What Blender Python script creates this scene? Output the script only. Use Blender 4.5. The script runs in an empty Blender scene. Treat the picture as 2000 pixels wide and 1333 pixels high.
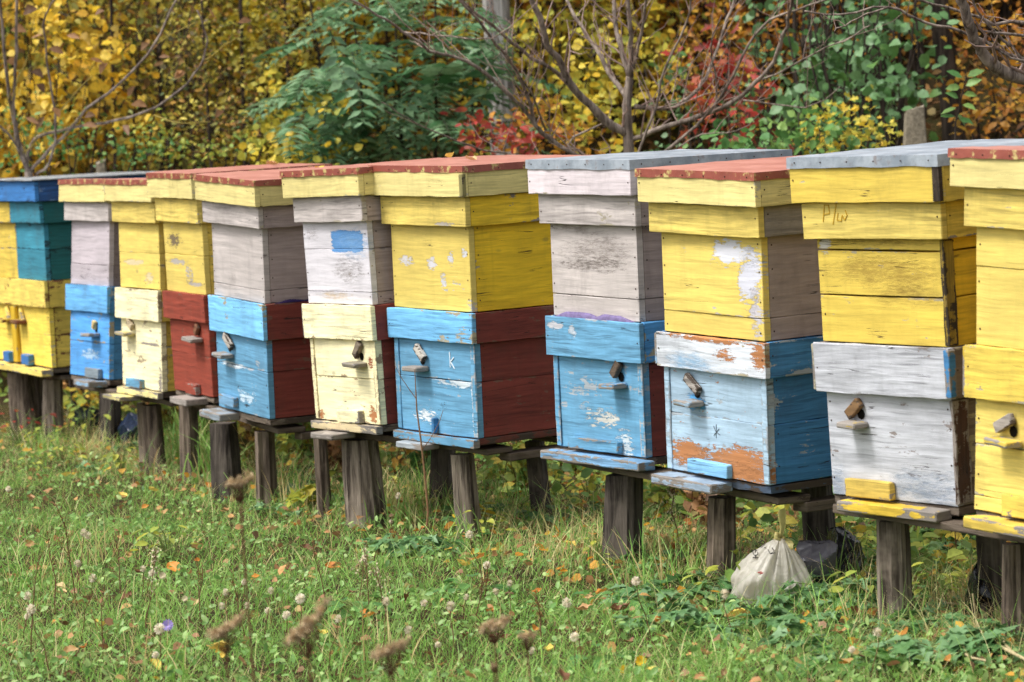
import bpy, math, random
import numpy as np
from mathutils import Matrix, Vector
R = math.radians
random.seed(7)
rng = np.random.default_rng(11)
scene = bpy.context.scene
C = scene.collection

# ------------------------------------------------------------------ camera
F_PX, PITCH, ROLL, EYE = 6150.14, 0.08416, 0.03556, 1.40
cam_data = bpy.data.cameras.new('camera')
cam_data.sensor_width = 36.0
cam_data.lens = F_PX / 2000 * 36
cam_data.clip_start = 0.1
cam_data.clip_end = 800
cam = bpy.data.objects.new('camera', cam_data)
C.objects.link(cam)
cam.matrix_world = Matrix.Translation((0, 0, EYE)) @ Matrix.Rotation(R(90) - PITCH, 4, 'X') @ Matrix.Rotation(-ROLL, 4, 'Z')
cam_data.dof.use_dof = True
cam_data.dof.focus_distance = 8.9
cam_data.dof.aperture_fstop = 7.0
scene.camera = cam

# ------------------------------------------------------------------ world, sun, exposure
SUN_EL, SUN_AZ = 58, -108          # azimuth from +Y, clockwise positive (negative = to the left)
world = bpy.data.worlds.new('World')
scene.world = world
world.use_nodes = True
wn = world.node_tree
sky = wn.nodes.new('ShaderNodeTexSky')
sky.sky_type = 'NISHITA'
sky.sun_disc = False
sky.sun_elevation = R(SUN_EL)
sky.sun_rotation = R(SUN_AZ)
sky.air_density = 1.0
sky.dust_density = 4.0
sky.ozone_density = 1.0
hs = wn.nodes.new('ShaderNodeHueSaturation')
hs.inputs['Saturation'].default_value = 0.2
wn.links.new(sky.outputs[0], hs.inputs['Color'])
wn.links.new(hs.outputs[0], wn.nodes['Background'].inputs['Color'])
wn.nodes['Background'].inputs['Strength'].default_value = 0.15
sun_data = bpy.data.lights.new('sun', 'SUN')
sun_data.energy = 1.8
sun_data.angle = R(14)
sun_data.color = (1.0, 0.975, 0.94)
sun = bpy.data.objects.new('sun', sun_data)
C.objects.link(sun)
sd = Vector((math.sin(R(SUN_AZ)) * math.cos(R(SUN_EL)), math.cos(R(SUN_AZ)) * math.cos(R(SUN_EL)), math.sin(R(SUN_EL))))
sun.rotation_euler = sd.to_track_quat('Z', 'Y').to_euler()
scene.view_settings.view_transform = 'Standard'
scene.view_settings.look = 'None'
scene.view_settings.exposure = 0.72
scene.view_settings.gamma = 1.0
scene.cycles.use_denoising = True
scene.cycles.denoising_prefilter = 'NONE'
scene.cycles.max_bounces = 6
scene.cycles.transparent_max_bounces = 8

# ------------------------------------------------------------------ helpers
def ray(px, py):
    u, v = (px - 1000) / F_PX, (666.5 - py) / F_PX
    cr, sr, cp, sp = math.cos(ROLL), math.sin(ROLL), math.cos(PITCH), math.sin(PITCH)
    u, v = cr * u + sr * v, -sr * u + cr * v
    return Vector((u, cp + v * sp, -sp + v * cp))
def at(px, py, Y):
    d = ray(px, py)
    return Vector((0, 0, EYE)) + d * (Y / d.y)
def gz(x, y):
    x = np.asarray(x, float); y = np.asarray(y, float)
    base = 0.015 - 0.033 * (np.clip(y, 5.0, 15.0) - 7.6)
    foot = np.clip(14.2 - 1.35 * x, 10.6, 17.0)
    t = np.maximum(y - foot, 0)
    rise = 0.30 * (np.sqrt(t * t + 0.5) - math.sqrt(0.5))
    rise = 7.0 * np.tanh(rise / 7.0)
    bump = 0.018 * np.sin(x * 3.1 + 1.3 * np.sin(y * 2.3)) * np.cos(y * 2.7 + x) + 0.009 * np.sin(x * 9.7 + y * 4) * np.sin(y * 8.3)
    return base + rise + bump
def gzf(x, y): return float(gz(x, y))
def ground_hit(px, py):
    d = ray(px, py); o = Vector((0, 0, EYE)); t = 4.0
    for i in range(4000):
        p = o + d * t
        if p.z <= gzf(p.x, p.y): return p
        t += 0.01
    return p
def lin(c): 
    c = c / 255.0
    return c / 12.92 if c <= 0.04045 else ((c + 0.055) / 1.055) ** 2.4
def rgb(r, g, b, k=1.0): return (lin(r) * k, lin(g) * k, lin(b) * k, 1.0)

def link(o, parent=None):
    C.objects.link(o)
    if parent is not None: o.parent = parent
    return o
def empty(name, loc=(0, 0, 0), rot=(0, 0, 0)):
    o = bpy.data.objects.new(name, None); o.location = loc; o.rotation_euler = rot
    o.empty_display_size = 0.1
    return link(o)
def tag(o, label=None, cat=None, group=None, kind=None):
    if label: o['label'] = label
    if cat: o['category'] = cat
    if group: o['group'] = group
    if kind: o['kind'] = kind
    return o

class MB:
    """collects polygons with a material slot and a per-face random value"""
    def __init__(s): s.v = []; s.f = []; s.m = []; s.p = []; s.e = []
    def add(s, verts, faces, mat=0, pl=None, ed=None):
        o = len(s.v); s.v += [tuple(q) for q in verts]
        pl = random.random() if pl is None else pl
        for j, f in enumerate(faces):
            s.f.append(tuple(o + i for i in f)); s.m.append(mat); s.p.append(pl)
            s.e += ed[j] if ed else [(.5, .5, 1., 1.)] * len(f)
    def box(s, x0, x1, y0, y1, z0, z1, mat=0, ch=0.0015, jit=0.0007, axis=None, seg=None, rot=None, pl=None, taper=None):
        """a board: chamfered bar running along its longest axis with slightly uneven edges"""
        d = [x1 - x0, y1 - y0, z1 - z0]
        ax = axis if axis is not None else max(range(3), key=lambda i: d[i])
        L = d[ax]; n = seg or max(1, min(12, int(L / 0.045)))
        o1, o2 = [(1, 2), (2, 0), (0, 1)][ax]
        lo = [x0, y0, z0]; hi = [x1, y1, z1]
        c = min(ch, d[o1] * .3, d[o2] * .3, L * .3)
        bw = random.uniform(-1, 1) * min(.0022, L * .004); bw2 = random.uniform(-1, 1) * min(.0016, L * .003)
        def ring(t, ins):
            bow = math.sin(math.pi * (t - lo[ax]) / L)
            a0, a1, b0, b1 = lo[o1] + ins, hi[o1] - ins, lo[o2] + ins, hi[o2] - ins
            pts = [(a0 + c, b0), (a1 - c, b0), (a1, b0 + c), (a1, b1 - c), (a1 - c, b1), (a0 + c, b1), (a0, b1 - c), (a0, b0 + c)]
            out = []
            for a, b in pts:
                q = [0, 0, 0]; q[ax] = t; q[o1] = a + random.uniform(-jit, jit) + bw * bow * (1 if o1 != 2 and o2 == 2 else .6); q[o2] = b + random.uniform(-jit, jit) + bw2 * bow
                out.append(q)
            return out
        ts = [lo[ax], lo[ax] + c] + [lo[ax] + L * k / n for k in range(1, n)] + [hi[ax] - c, hi[ax]]
        vs = []
        for i, t in enumerate(ts): vs += ring(t, c if i in (0, len(ts) - 1) else 0)
        if rot is not None: vs = [rot @ Vector(q) for q in vs]
        fs = []; ed = []; wd = [d[o1], 0, d[o2], 0, d[o1], 0, d[o2], 0]
        for i in range(len(ts) - 1):
            va, vb = (ts[i] - ts[0]) / L, (ts[i + 1] - ts[0]) / L
            for k in range(8):
                k2 = (k + 1) % 8; w_ = wd[k]; ed.append([(0, va, w_, L), (1, va, w_, L), (1, vb, w_, L), (0, vb, w_, L)])
                fs.append((i * 8 + k, i * 8 + k2, i * 8 + 8 + k2, i * 8 + 8 + k))
        fs.append(tuple(range(7, -1, -1))); e = (len(ts) - 1) * 8
        fs.append(tuple(e + k for k in range(8)))
        ed += [[(0, 0, 0, L)] * 8] * 2
        s.add(vs, fs, mat, pl, ed)
    def disc(s, c, r, axis, mat, h=0.0012):
        vs = []; n = 8
        a = {'y': (0, 2, 1, -1), 'x': (1, 2, 0, 1)}[axis]
        for k in range(n):
            q = list(c); q[a[0]] += r * math.cos(6.283 * k / n); q[a[1]] += r * math.sin(6.283 * k / n); vs.append(q)
        for k in range(n):
            q = list(c); q[a[0]] += .7 * r * math.cos(6.283 * k / n); q[a[1]] += .7 * r * math.sin(6.283 * k / n); q[a[2]] += h * a[3]; vs.append(q)
        fs = [(k, (k + 1) % n, n + (k + 1) % n, n + k) for k in range(n)] + [tuple(range(n, 2 * n))]
        s.add(vs, fs, mat, 0.5)
    def tube(s, pts, rad, n=6, mat=0, jit=0.0, cap=True, pl=None):
        pts = [Vector(p) for p in pts]; m = len(pts)
        if isinstance(rad, (int, float)): rad = [rad] * m
        vs = []; up = Vector((0.13, 0.2, 1)).normalized()
        u = None
        for i, p in enumerate(pts):
            t = (pts[min(i + 1, m - 1)] - pts[max(i - 1, 0)])
            t = t.normalized() if t.length > 1e-9 else Vector((0, 0, 1))
            if u is None:
                u = t.cross(up)
                if u.length < 0.1: u = t.cross(Vector((1, 0, 0)))
            u = (u - t * u.dot(t)).normalized(); w = t.cross(u)
            for k in range(n):
                a = 6.2832 * k / n; r = rad[i] * (1 + random.uniform(-jit, jit))
                vs.append(p + u * (r * math.cos(a)) + w * (r * math.sin(a)))
        fs = [(i * n + k, i * n + (k + 1) % n, i * n + n + (k + 1) % n, i * n + n + k) for i in range(m - 1) for k in range(n)]
        if cap: fs += [tuple(range(n - 1, -1, -1)), tuple((m - 1) * n + k for k in range(n))]
        s.add(vs, fs, mat, pl)
    def build(s, name, mats, parent=None, smooth=False):
        me = bpy.data.meshes.new(name); me.from_pydata(s.v, [], s.f)
        for m in (mats if isinstance(mats, (list, tuple)) else [mats]): me.materials.append(m)
        me.polygons.foreach_set('material_index', s.m)
        at_ = me.attributes.new('pl', 'FLOAT', 'FACE'); at_.data.foreach_set('value', s.p)
        ea = me.attributes.new('board', 'FLOAT_COLOR', 'CORNER'); ea.data.foreach_set('color', [c for q in s.e for c in q])
        if smooth: me.polygons.foreach_set('use_smooth', [True] * len(s.f))
        me.update()
        return link(bpy.data.objects.new(name, me), parent)

# ------------------------------------------------------------------ materials
class NT:
    def __init__(s, name):
        s.m = bpy.data.materials.new(name); s.m.use_nodes = True; s.t = s.m.node_tree
        s.b = s.t.nodes['Principled BSDF']
    def n(s, typ, **kw):
        nd = s.t.nodes.new('ShaderNode' + typ)
        for k, v in kw.items(): setattr(nd, k, v)
        return nd
    def l(s, a, b): s.t.links.new(a, b)
    def val(s, sock, v):
        if hasattr(v, 'node'): s.l(v, sock)
        else: sock.default_value = v
    def math(s, op, a, b=0.0, c=None, clamp=False):
        nd = s.n('Math', operation=op, use_clamp=clamp); s.val(nd.inputs[0], a); s.val(nd.inputs[1], b)
        if c is not None: s.val(nd.inputs[2], c)
        return nd.outputs[0]
    def vmath(s, op, a, b):
        nd = s.n('VectorMath', operation=op); s.val(nd.inputs[0], a); s.val(nd.inputs[1], b); return nd.outputs[0]
    def noise(s, vec, scale, detail=3.0, rough=0.55, dist=0.0):
        nd = s.n('TexNoise'); s.l(vec, nd.inputs['Vector']); nd.inputs['Scale'].default_value = scale
        nd.inputs['Detail'].default_value = detail; nd.inputs['Roughness'].default_value = rough; nd.inputs['Distortion'].default_value = dist
        return nd.outputs['Fac']
    def ramp(s, x, a, b):   # smooth 0..1 between a and b
        nd = s.n('MapRange', interpolation_type='SMOOTHSTEP'); s.val(nd.inputs[0], x); s.val(nd.inputs[1], a); s.val(nd.inputs[2], b)
        return nd.outputs[0]
    def mix(s, f, a, b, mode='MIX'):
        nd = s.n('Mix', data_type='RGBA', blend_type=mode); s.val(nd.inputs[0], f); s.val(nd.inputs[6], a); s.val(nd.inputs[7], b)
        return nd.outputs[2]
    def obj(s): return s.n('TexCoord').outputs['Object']
    def attr(s, name): return s.n('Attribute', attribute_name=name).outputs['Fac']

_seed = [0]
def wood(name, base, under=rgb(120, 108, 100), peel=0.35, grain=0.5, crack=0.5, dirt=0.35, dirtcol=None, patches=(), rough=0.72, rings=0.5, under2=None, fade=0.15, vertical=False):
    """weathered painted board; patches = (colour, x, z, rx, rz, amount) in the hive's own coordinates on the front face"""
    s = NT(name); _seed[0] += 1; sd_ = _seed[0] * 3.713
    P = s.obj(); pl = s.attr('pl')
    off = s.n('CombineXYZ'); s.l(s.math('MULTIPLY', pl, 23.7), off.inputs[0]); s.l(s.math('MULTIPLY', pl, 11.1), off.inputs[1]); s.l(s.math('MULTIPLY', pl, 31.9), off.inputs[2])
    Q = s.vmath('ADD', s.vmath('ADD', P, off.outputs[0]), (sd_, sd_ * .7, sd_ * 1.3))
    sc = (38, 38, 2.2) if vertical else (2.2, 2.2, 38)
    warp = s.n('TexNoise'); s.l(Q, warp.inputs['Vector']); warp.inputs['Scale'].default_value = 5.0; warp.inputs['Detail'].default_value = 2
    wv = s.vmath('MULTIPLY', s.vmath('SUBTRACT', warp.outputs['Color'], (.5, .5, .5)), (0.02, 0.02, 0.016) if not vertical else (0.03, 0.03, 0.02))
    G = s.vmath('MULTIPLY', s.vmath('ADD', Q, wv), sc)
    fine = s.noise(G, 3.2, 5, 0.7)
    coarse = s.noise(G, 0.8, 4, 0.6, 0.6)
    ringv = s.math('SINE', s.math('MULTIPLY', s.noise(s.vmath('MULTIPLY', s.vmath('ADD', Q, wv), (1.2, 1.2, 9) if not vertical else (9, 9, 1.2)), 1.0, 1.5, 0.4), 75.0))
    ringv = s.math('MULTIPLY_ADD', ringv, 0.5, 0.5)
    big = s.noise(Q, 3.3, 4, 0.6)
    mid = s.noise(s.vmath('MULTIPLY', Q, (1, 1, 2.2)), 11, 6, 0.68)
    # colour of the paint
    col = s.mix(s.ramp(big, .35, .7), base, tuple(min(1, c * (1 + fade)) for c in base[:3]) + (1,))
    gval = s.math('MULTIPLY_ADD', s.math('SUBTRACT', fine, .5), 2.0 * grain, s.math('MULTIPLY_ADD', s.math('SUBTRACT', coarse, .5), 1.2 * grain, 1.0))
    gval = s.math('ADD', gval, s.math('MULTIPLY', s.math('SUBTRACT', pl, .5), 0.10))
    gval = s.math('ADD', gval, s.math('MULTIPLY', s.math('SUBTRACT', ringv, .5), 0.10 * rings))
    g3 = s.n('CombineXYZ'); [s.l(gval, g3.inputs[i]) for i in range(3)]
    col = s.mix(1.0, col, g3.outputs[0], 'MULTIPLY')
    # fine dark streaks where the grain has opened
    st = s.noise(s.vmath('MULTIPLY', s.vmath('ADD', Q, wv), (4, 4, 105) if not vertical else (105, 105, 4)), 1.0, 3, .6)
    stm = s.math('MULTIPLY', s.ramp(st, .54, .64), s.math('MULTIPLY', s.ramp(big, .34, .6), .8 * grain))
    col = s.mix(stm, col, tuple(c * .35 for c in base[:3]) + (1,))
    # knots and faint vertical rain streaks
    vo = s.n('TexVoronoi', feature='F1'); s.l(s.vmath('MULTIPLY', s.vmath('ADD', Q, wv), (1, 1, 1.9) if not vertical else (1.9, 1.9, 1)), vo.inputs['Vector']); vo.inputs['Scale'].default_value = 4.2
    vs_ = s.n('SeparateColor'); s.l(vo.outputs['Color'], vs_.inputs[0])
    kn = s.math('MULTIPLY', s.ramp(vo.outputs['Distance'], .085, .045), s.math('MULTIPLY', s.ramp(vs_.outputs[0], .60, .62), .62))
    col = s.mix(kn, col, tuple(c * .4 + u * .12 for c, u in zip(base[:3], under[:3])) + (1,))
    dr = s.math('MULTIPLY', s.ramp(s.noise(s.vmath('MULTIPLY', Q, (30, 30, 2.2)), 1.0, 4, .6), .52, .75), .30 * (dirt + .3))
    col = s.mix(dr, col, tuple(c * .5 for c in base[:3]) + (1,))
    # distance to the edge of this board
    ba = s.n('Attribute', attribute_name='board'); bs_ = s.n('SeparateColor'); s.l(ba.outputs['Color'], bs_.inputs[0])
    du = s.math('MULTIPLY', s.math('MINIMUM', bs_.outputs[0], s.math('SUBTRACT', 1.0, bs_.outputs[0])), bs_.outputs[2])
    dv = s.math('MULTIPLY', s.math('MINIMUM', bs_.outputs[1], s.math('SUBTRACT', 1.0, bs_.outputs[1])), ba.outputs['Alpha'])
    de = s.ramp(s.math('MINIMUM', du, dv), .008, 0.0)
    # dirt: grey-brown mottling and greasy streaks
    dc = dirtcol or rgb(70, 62, 52)
    dm = s.math('MULTIPLY', s.ramp(s.noise(s.vmath('MULTIPLY', Q, (1, 1, .6)), 6.5, 7, .72), .47, .78), dirt, clamp=True)
    col = s.mix(dm, col, dc)
    # worn patches showing wood or an older coat
    th = .74 - .22 * peel
    wear = s.math('MULTIPLY_ADD', de, .06 + .08 * peel, s.math('MULTIPLY_ADD', s.math('SUBTRACT', big, .5), .45, s.math('MULTIPLY_ADD', s.math('SUBTRACT', fine, .5), .34, mid)))
    pm = s.ramp(wear, th, th + .035)
    ucol = s.mix(s.ramp(fine, .35, .7), tuple(c * .72 for c in under[:3]) + (1,), under)
    col = s.mix(pm, col, ucol)
    if under2:
        pm2 = s.ramp(s.math('MULTIPLY_ADD', s.math('SUBTRACT', fine, .5), .2, s.noise(s.vmath('MULTIPLY', Q, (1, 1, 1.6)), 17, 6, .7)), .63, .66)
        col = s.mix(pm2, col, under2)
    hgt = s.math('MULTIPLY', pm, -0.35)
    if patches:
        sep = s.n('SeparateXYZ'); s.l(P, sep.inputs[0])
        e1 = s.math('SUBTRACT', s.noise(s.vmath('MULTIPLY', Q, (1, 1, 4.5)), 30, 8, .8), .5); e2 = s.math('SUBTRACT', s.noise(s.vmath('MULTIPLY', Q, (1, 1, 1.6)), 11, 3), .5)
        edge = s.math('ADD', s.math('MULTIPLY', e1, 7.5), s.math('MULTIPLY', e2, 3.0))
        for (pc, cx, cz, rx, rz, amt) in patches:
            dx = s.math('ABSOLUTE', s.math('DIVIDE', s.math('SUBTRACT', sep.outputs[0], cx), rx))
            dz = s.math('ABSOLUTE', s.math('DIVIDE', s.math('SUBTRACT', sep.outputs[2], cz), rz))
            d = s.math('ADD', s.math('POWER', dx, 7.0 if amt > 1.5 else 2.0), s.math('POWER', dz, 7.0 if amt > 1.5 else 2.0)); soft = amt < 0
            v = s.math('SUBTRACT', s.math('SUBTRACT', abs(amt), d), s.math('MULTIPLY', edge, .75 if soft else (9e-1 if amt < 1.5 else 1.0)))
            msk = s.math('MULTIPLY', s.ramp(v, -.6, 1.6), .75) if soft else s.ramp(v, 0.0, 0.18)
            pcol = s.mix(1.0, pc, g3.outputs[0], 'MULTIPLY')
            col = s.mix(msk, col, pcol); hgt = s.math('MULTIPLY_ADD', msk, -.7, hgt)
    # hairline cracks along the grain
    if crack > 0:
        ck = s.noise(s.vmath('MULTIPLY', s.vmath('ADD', Q, wv), (1.1, 1.1, 34) if not vertical else (34, 34, 1.1)), 1.0, 3, .5)
        line = s.math('ABSOLUTE', s.math('SUBTRACT', ck, .5))
        cm = s.math('MULTIPLY', s.ramp(line, .006, .0005), s.ramp(s.noise(Q, 5.5, 3), .64 - .12 * crack, .68 - .12 * crack))
        cm = s.math('MULTIPLY', cm, .9)
        col = s.mix(cm, col, rgb(38, 32, 28)); hgt = s.math('MULTIPLY_ADD', cm, -1.2, hgt)
    hgt = s.math('ADD', hgt, s.math('MULTIPLY_ADD', fine, .5, s.math('MULTIPLY', ringv, .22 * rings)))
    bp = s.n('Bump'); bp.inputs['Strength'].default_value = 0.75; bp.inputs['Distance'].default_value = 0.0022
    s.l(hgt, bp.inputs['Height']); s.l(bp.outputs[0], s.b.inputs['Normal'])
    s.l(col, s.b.inputs['Base Color'])
    s.l(s.math('MULTIPLY_ADD', fine, .2, rough - .1), s.b.inputs['Roughness'])
    s.b.inputs['Specular IOR Level'].default_value = 0.3
    return s.m

def plain(name, col, rough=.7, spec=.3, metal=0.0, var=.25, scale=20, bump=0.001, stretch=(1, 1, 1), col2=None):
    s = NT(name); P = s.vmath('MULTIPLY', s.obj(), stretch)
    f = s.noise(P, scale, 5, .65)
    c2 = col2 or tuple(c * (1 - var) for c in col[:3]) + (1,)
    s.l(s.mix(s.ramp(f, .35, .65), c2, col), s.b.inputs['Base Color'])
    s.b.inputs['Roughness'].default_value = rough; s.b.inputs['Specular IOR Level'].default_value = spec; s.b.inputs['Metallic'].default_value = metal
    if bump:
        bp = s.n('Bump'); bp.inputs['Distance'].default_value = bump; bp.inputs['Strength'].default_value = .8
        s.l(f, bp.inputs['Height']); s.l(bp.outputs[0], s.b.inputs['Normal'])
    return s.m

def leafmat(name, cols, trans=0.35, rough=.55, spots=0.0):
    """leaf colours picked per leaf through the 'tone' attribute"""
    s = NT(name); t = s.attr('tone')
    cr = s.n('ValToRGB'); cr.color_ramp.interpolation = 'LINEAR'
    e = cr.color_ramp.elements
    while len(e) < len(cols): e.new(0.5)
    for i, c in enumerate(cols): e[i].position = i / max(1, len(cols) - 1); e[i].color = c
    s.l(t, cr.inputs[0])
    col = cr.outputs[0]
    f = s.noise(s.obj(), 60, 3, .6)
    col = s.mix(s.math('MULTIPLY', s.ramp(f, .4, .7), .30), col, (0.09, 0.045, 0.015, 1) if spots else (0.03, 0.05, 0.01, 1))
    tr = s.n('BsdfTranslucent'); s.l(col, tr.inputs[0])
    s.l(col, s.b.inputs['Base Color']); s.b.inputs['Roughness'].default_value = rough; s.b.inputs['Specular IOR Level'].default_value = .35
    mx = s.n('MixShader'); mx.inputs[0].default_value = trans
    s.l(s.b.outputs[0], mx.inputs[1]); s.l(tr.outputs[0], mx.inputs[2])
    s.l(mx.outputs[0], s.t.nodes['Material Output'].inputs['Surface'])
    return s.m

# colours
YEL = rgb(214, 190, 100); YEL2 = rgb(212, 184, 82); PALE = rgb(216, 200, 132); BLUE = rgb(98, 150, 182); LBLUE = rgb(158, 182, 200)
DBLUE = rgb(66, 124, 172); MAR = rgb(118, 54, 46); RBR = rgb(140, 62, 46); MAU = rgb(182, 173, 168); MAUD = rgb(162, 147, 143)
CRM = rgb(236, 226, 182); WHT = rgb(182, 183, 189); TEAL = rgb(56, 128, 148); OLV = rgb(205, 178, 80); GREYW = rgb(150, 142, 134)
W_GREY = rgb(138, 130, 122); W_WHITE = rgb(205, 203, 205); W_ORANGE = rgb(172, 116, 74); W_DARK = rgb(74, 62, 52)
NAIL = plain('nail_rust', rgb(70, 48, 36), .6, .4, .3, .4, 80, 0)
HOLE = plain('hole_shade_colour', rgb(22, 18, 15), .9, .1, 0, .2, 30, 0)
WEATH = wood('weathered_board', rgb(132, 124, 114), W_DARK, .4, .8, .9, .4)
WEATHD = wood('dark_brown_board', rgb(92, 80, 68), W_DARK, .4, .8, .9, .5)  # darker brown board tone for stand planks and the long hive's floor
CHALK = plain('white_scratch', rgb(215, 225, 232), .8, .2, 0, .1, 40, 0)
SCR = plain('dark_scratch', rgb(104, 112, 120), .8, .2, 0, .1, 40, 0)
OSCR = plain('olive_scratch', rgb(190, 150, 40), .8, .2, 0, .1, 40, 0)

def roofmat(name, kind):
    s = NT(name); P = s.obj(); a = s.noise(P, 9, 6, .65); b = s.noise(P, 45, 4, .6)
    if kind == 'red':
        c = s.mix(s.ramp(a, .35, .7), rgb(132, 66, 52), rgb(156, 80, 64)); c = s.mix(s.math('MULTIPLY', s.ramp(s.math('MULTIPLY_ADD', b, .4, s.noise(P, 22, 6, .7)), .74, .84), .8), c, rgb(205, 190, 120))
        s.b.inputs['Roughness'].default_value = .42; s.b.inputs['Specular IOR Level'].default_value = .6
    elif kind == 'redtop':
        c = s.mix(s.ramp(a, .3, .7), rgb(166, 106, 92), rgb(190, 132, 118)); s.b.inputs['Roughness'].default_value = .45; s.b.inputs['Specular IOR Level'].default_value = .5  # paler top: faded paint, with the grazing sky reflection put into the colour
    elif kind == 'tin':
        c = s.mix(s.ramp(a, .3, .7), rgb(150, 155, 160), rgb(190, 195, 200)); s.b.inputs['Roughness'].default_value = .45; s.b.inputs['Metallic'].default_value = .5
    else:
        c = s.mix(s.ramp(a, .35, .68), rgb(132, 142, 152), rgb(176, 184, 192)); c = s.mix(s.math('MULTIPLY', s.ramp(b, .56, .72), .5), c, rgb(122, 96, 80))
        s.b.inputs['Roughness'].default_value = .5; s.b.inputs['Metallic'].default_value = .2
    s.l(c, s.b.inputs['Base Color'])
    bp = s.n('Bump'); bp.inputs['Distance'].default_value = .004; s.l(s.math('MULTIPLY_ADD', b, .15, a), bp.inputs['Height']); s.l(bp.outputs[0], s.b.inputs['Normal'])
    return s.m
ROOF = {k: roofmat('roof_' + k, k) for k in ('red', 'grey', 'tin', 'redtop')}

# ------------------------------------------------------------------ the hives
HW, D = 0.22, 0.47584
LZ = [0, .265, .375, .655, .745, .84]
FIT = {0: [-1.9359, 14.3211, -1.2324, -1.1343, 0.0095, -0.019, 0.0041, 0.0141, -0.0079, 0.0, 0.0],
 1: [-1.5823, 13.3646, -1.2205, -1.0639, -0.0622, -0.0135, 0.0109, 0.0119, 0.0047, -0.0084, -0.0084],
 2: [-1.262, 12.5516, -1.1918, -1.0928, -0.0262, -0.011, 0.0087, 0.0201, 0.0041, -0.004, -0.0125],
 3: [-1.0019, 12.0139, -1.1556, -1.1328, 0.0209, -0.006, 0.0141, 0.0079, -0.002, -0.0024, -0.0017],
 4: [-0.7396, 11.1067, -1.143, -1.0798, 0.0102, 0.0285, 0.009, 0.0234, 0.0058, -0.0084, -0.0124],
 5: [-0.3411, 10.4069, -1.108, -1.0245, 0.0262, -0.0281, 0.0089, 0.0116, 0.0039, -0.0039, -0.0081],
 6: [-0.049, 10.0559, -1.1182, -0.951, 0.0121, 0.0033, 0.0316, 0.0164, 0.0054, 0.0081, 0.0101],
 7: [0.4458, 9.0754, -1.0787, -1.0005, 0.0105, -0.0004, 0.0022, 0.0058, -0.0048, -0.0089, -0.0046],
 8: [0.734, 8.4128, -1.0751, -0.9938, 0.0175, 0.0163, 0.0163, -0.0016, -0.0098, -0.0198, -0.0253],
 9: [1.1087, 7.7679, -1.0573, -0.9313, 0.0362, -0.0146, -0.0048, 0.0071, -0.0138, -0.0161, 0.0025],
 10: [1.3737, 7.1676, -1.0483, -1.0215, -0.0235, 0.0195, -0.0048, 0.0063, 0.0007, 0.0018, -0.0055]}
def hive_matrix(h):
    q = FIT[h]
    return Matrix.Translation((q[0], q[1], q[2] + EYE)) @ Matrix.Rotation(q[3], 4, 'Z') @ Matrix.Rotation(q[4], 4, 'X') @ Matrix.Rotation(q[5], 4, 'Y')
def hw_pt(h, x, y, z): return hive_matrix(h) @ Vector((x, y, z))

def walls(mb, hw, hd, z0, z1, splits, th=.022, f=0, s=1, jit=.0008, trim=None, x0=None, x1=None, nails=True, endcap=None, gap=.0016):
    """four plank walls; front planks run over the ends of the side planks"""
    xa = -hw if x0 is None else x0; xb = hw if x1 is None else x1
    zs = [z0] + [z0 + (z1 - z0) * k for k in splits] + [z1]
    for i in range(len(zs) - 1):
        a, b = zs[i] + (gap / 2 if i else 0), zs[i + 1] - (gap / 2 if i < len(zs) - 2 else 0)
        o = random.uniform(-.0009, .0009)
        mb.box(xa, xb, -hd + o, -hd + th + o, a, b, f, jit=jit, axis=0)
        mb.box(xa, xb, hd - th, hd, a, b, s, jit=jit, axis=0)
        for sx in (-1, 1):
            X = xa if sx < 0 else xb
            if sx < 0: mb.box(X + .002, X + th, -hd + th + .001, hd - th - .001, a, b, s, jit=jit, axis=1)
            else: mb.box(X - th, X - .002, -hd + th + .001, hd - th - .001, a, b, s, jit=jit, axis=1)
        if nails:
            n = max(1, int((b - a) / .07))
            for k in range(n):
                z = a + (b - a) * (k + .5) / n + random.uniform(-.012, .012)
                for sx in (-1, 1):
                    X = (xa + .012) if sx < 0 else (xb - .012)
                    mb.disc((X + random.uniform(-.003, .003), -hd + o - .0003, z), .0026, 'y', 2)
                mb.disc((xb - .0015, -hd + .012 + th, z + random.uniform(-.01, .01)), .0024, 'x', 2)
                mb.disc((xb - .0015, hd - .04, z + random.uniform(-.01, .01)), .0024, 'x', 2)
    if trim is not None:                                    # narrow vertical corner battens on the front
        w = .018
        for X0, X1 in ((xa - .004, xa + w), (xb - w, xb + .004)):
            mb.box(X0, X1, -hd - .005, -hd - .0008, z0 + .002, z1 - .002, trim, jit=.001, axis=2)
    if endcap is not None:
        mb.box(xa - .012, xa - .001, -hd + .004, -hd + .075, z0 + .003, z1 - .004, endcap, jit=.001, axis=2)

def stroke(mb, pts, y, mat, w=.0022):
    for (a, b) in zip(pts[:-1], pts[1:]):
        a = Vector((a[0], 0, a[1])); b = Vector((b[0], 0, b[1])); t = (b - a).normalized(); n = Vector((-t.z, 0, t.x)) * w
        vs = [a - n - t * w * .5, b - n * .6 + t * w * .5, b + n * .6 + t * w * .5, a + n - t * w * .5]
        vs = [Vector((q.x, y, q.z)) for q in vs] + [Vector((q.x, y + .002, q.z)) for q in vs]
        mb.add(vs, [(0, 1, 2, 3), (7, 6, 5, 4), (0, 4, 5, 1), (1, 5, 6, 2), (2, 6, 7, 3), (3, 7, 4, 0)], mat, .5)

def small_block(name, parent, x0, x1, y0, y1, z0, z1, mat, rot=0, ch=.003, tilt=0):
    mb = MB(); c = Vector(((x0 + x1) / 2, (y0 + y1) / 2, (z0 + z1) / 2))
    m = Matrix.Translation(c) @ Matrix.Rotation(rot, 4, 'Y') @ Matrix.Rotation(tilt, 4, 'X') @ Matrix.Translation(-c)
    mb.box(x0, x1, y0, y1, z0, z1, 0, ch=ch, jit=.0009, rot=m)
    return mb.build(name, mat, parent)

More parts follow.
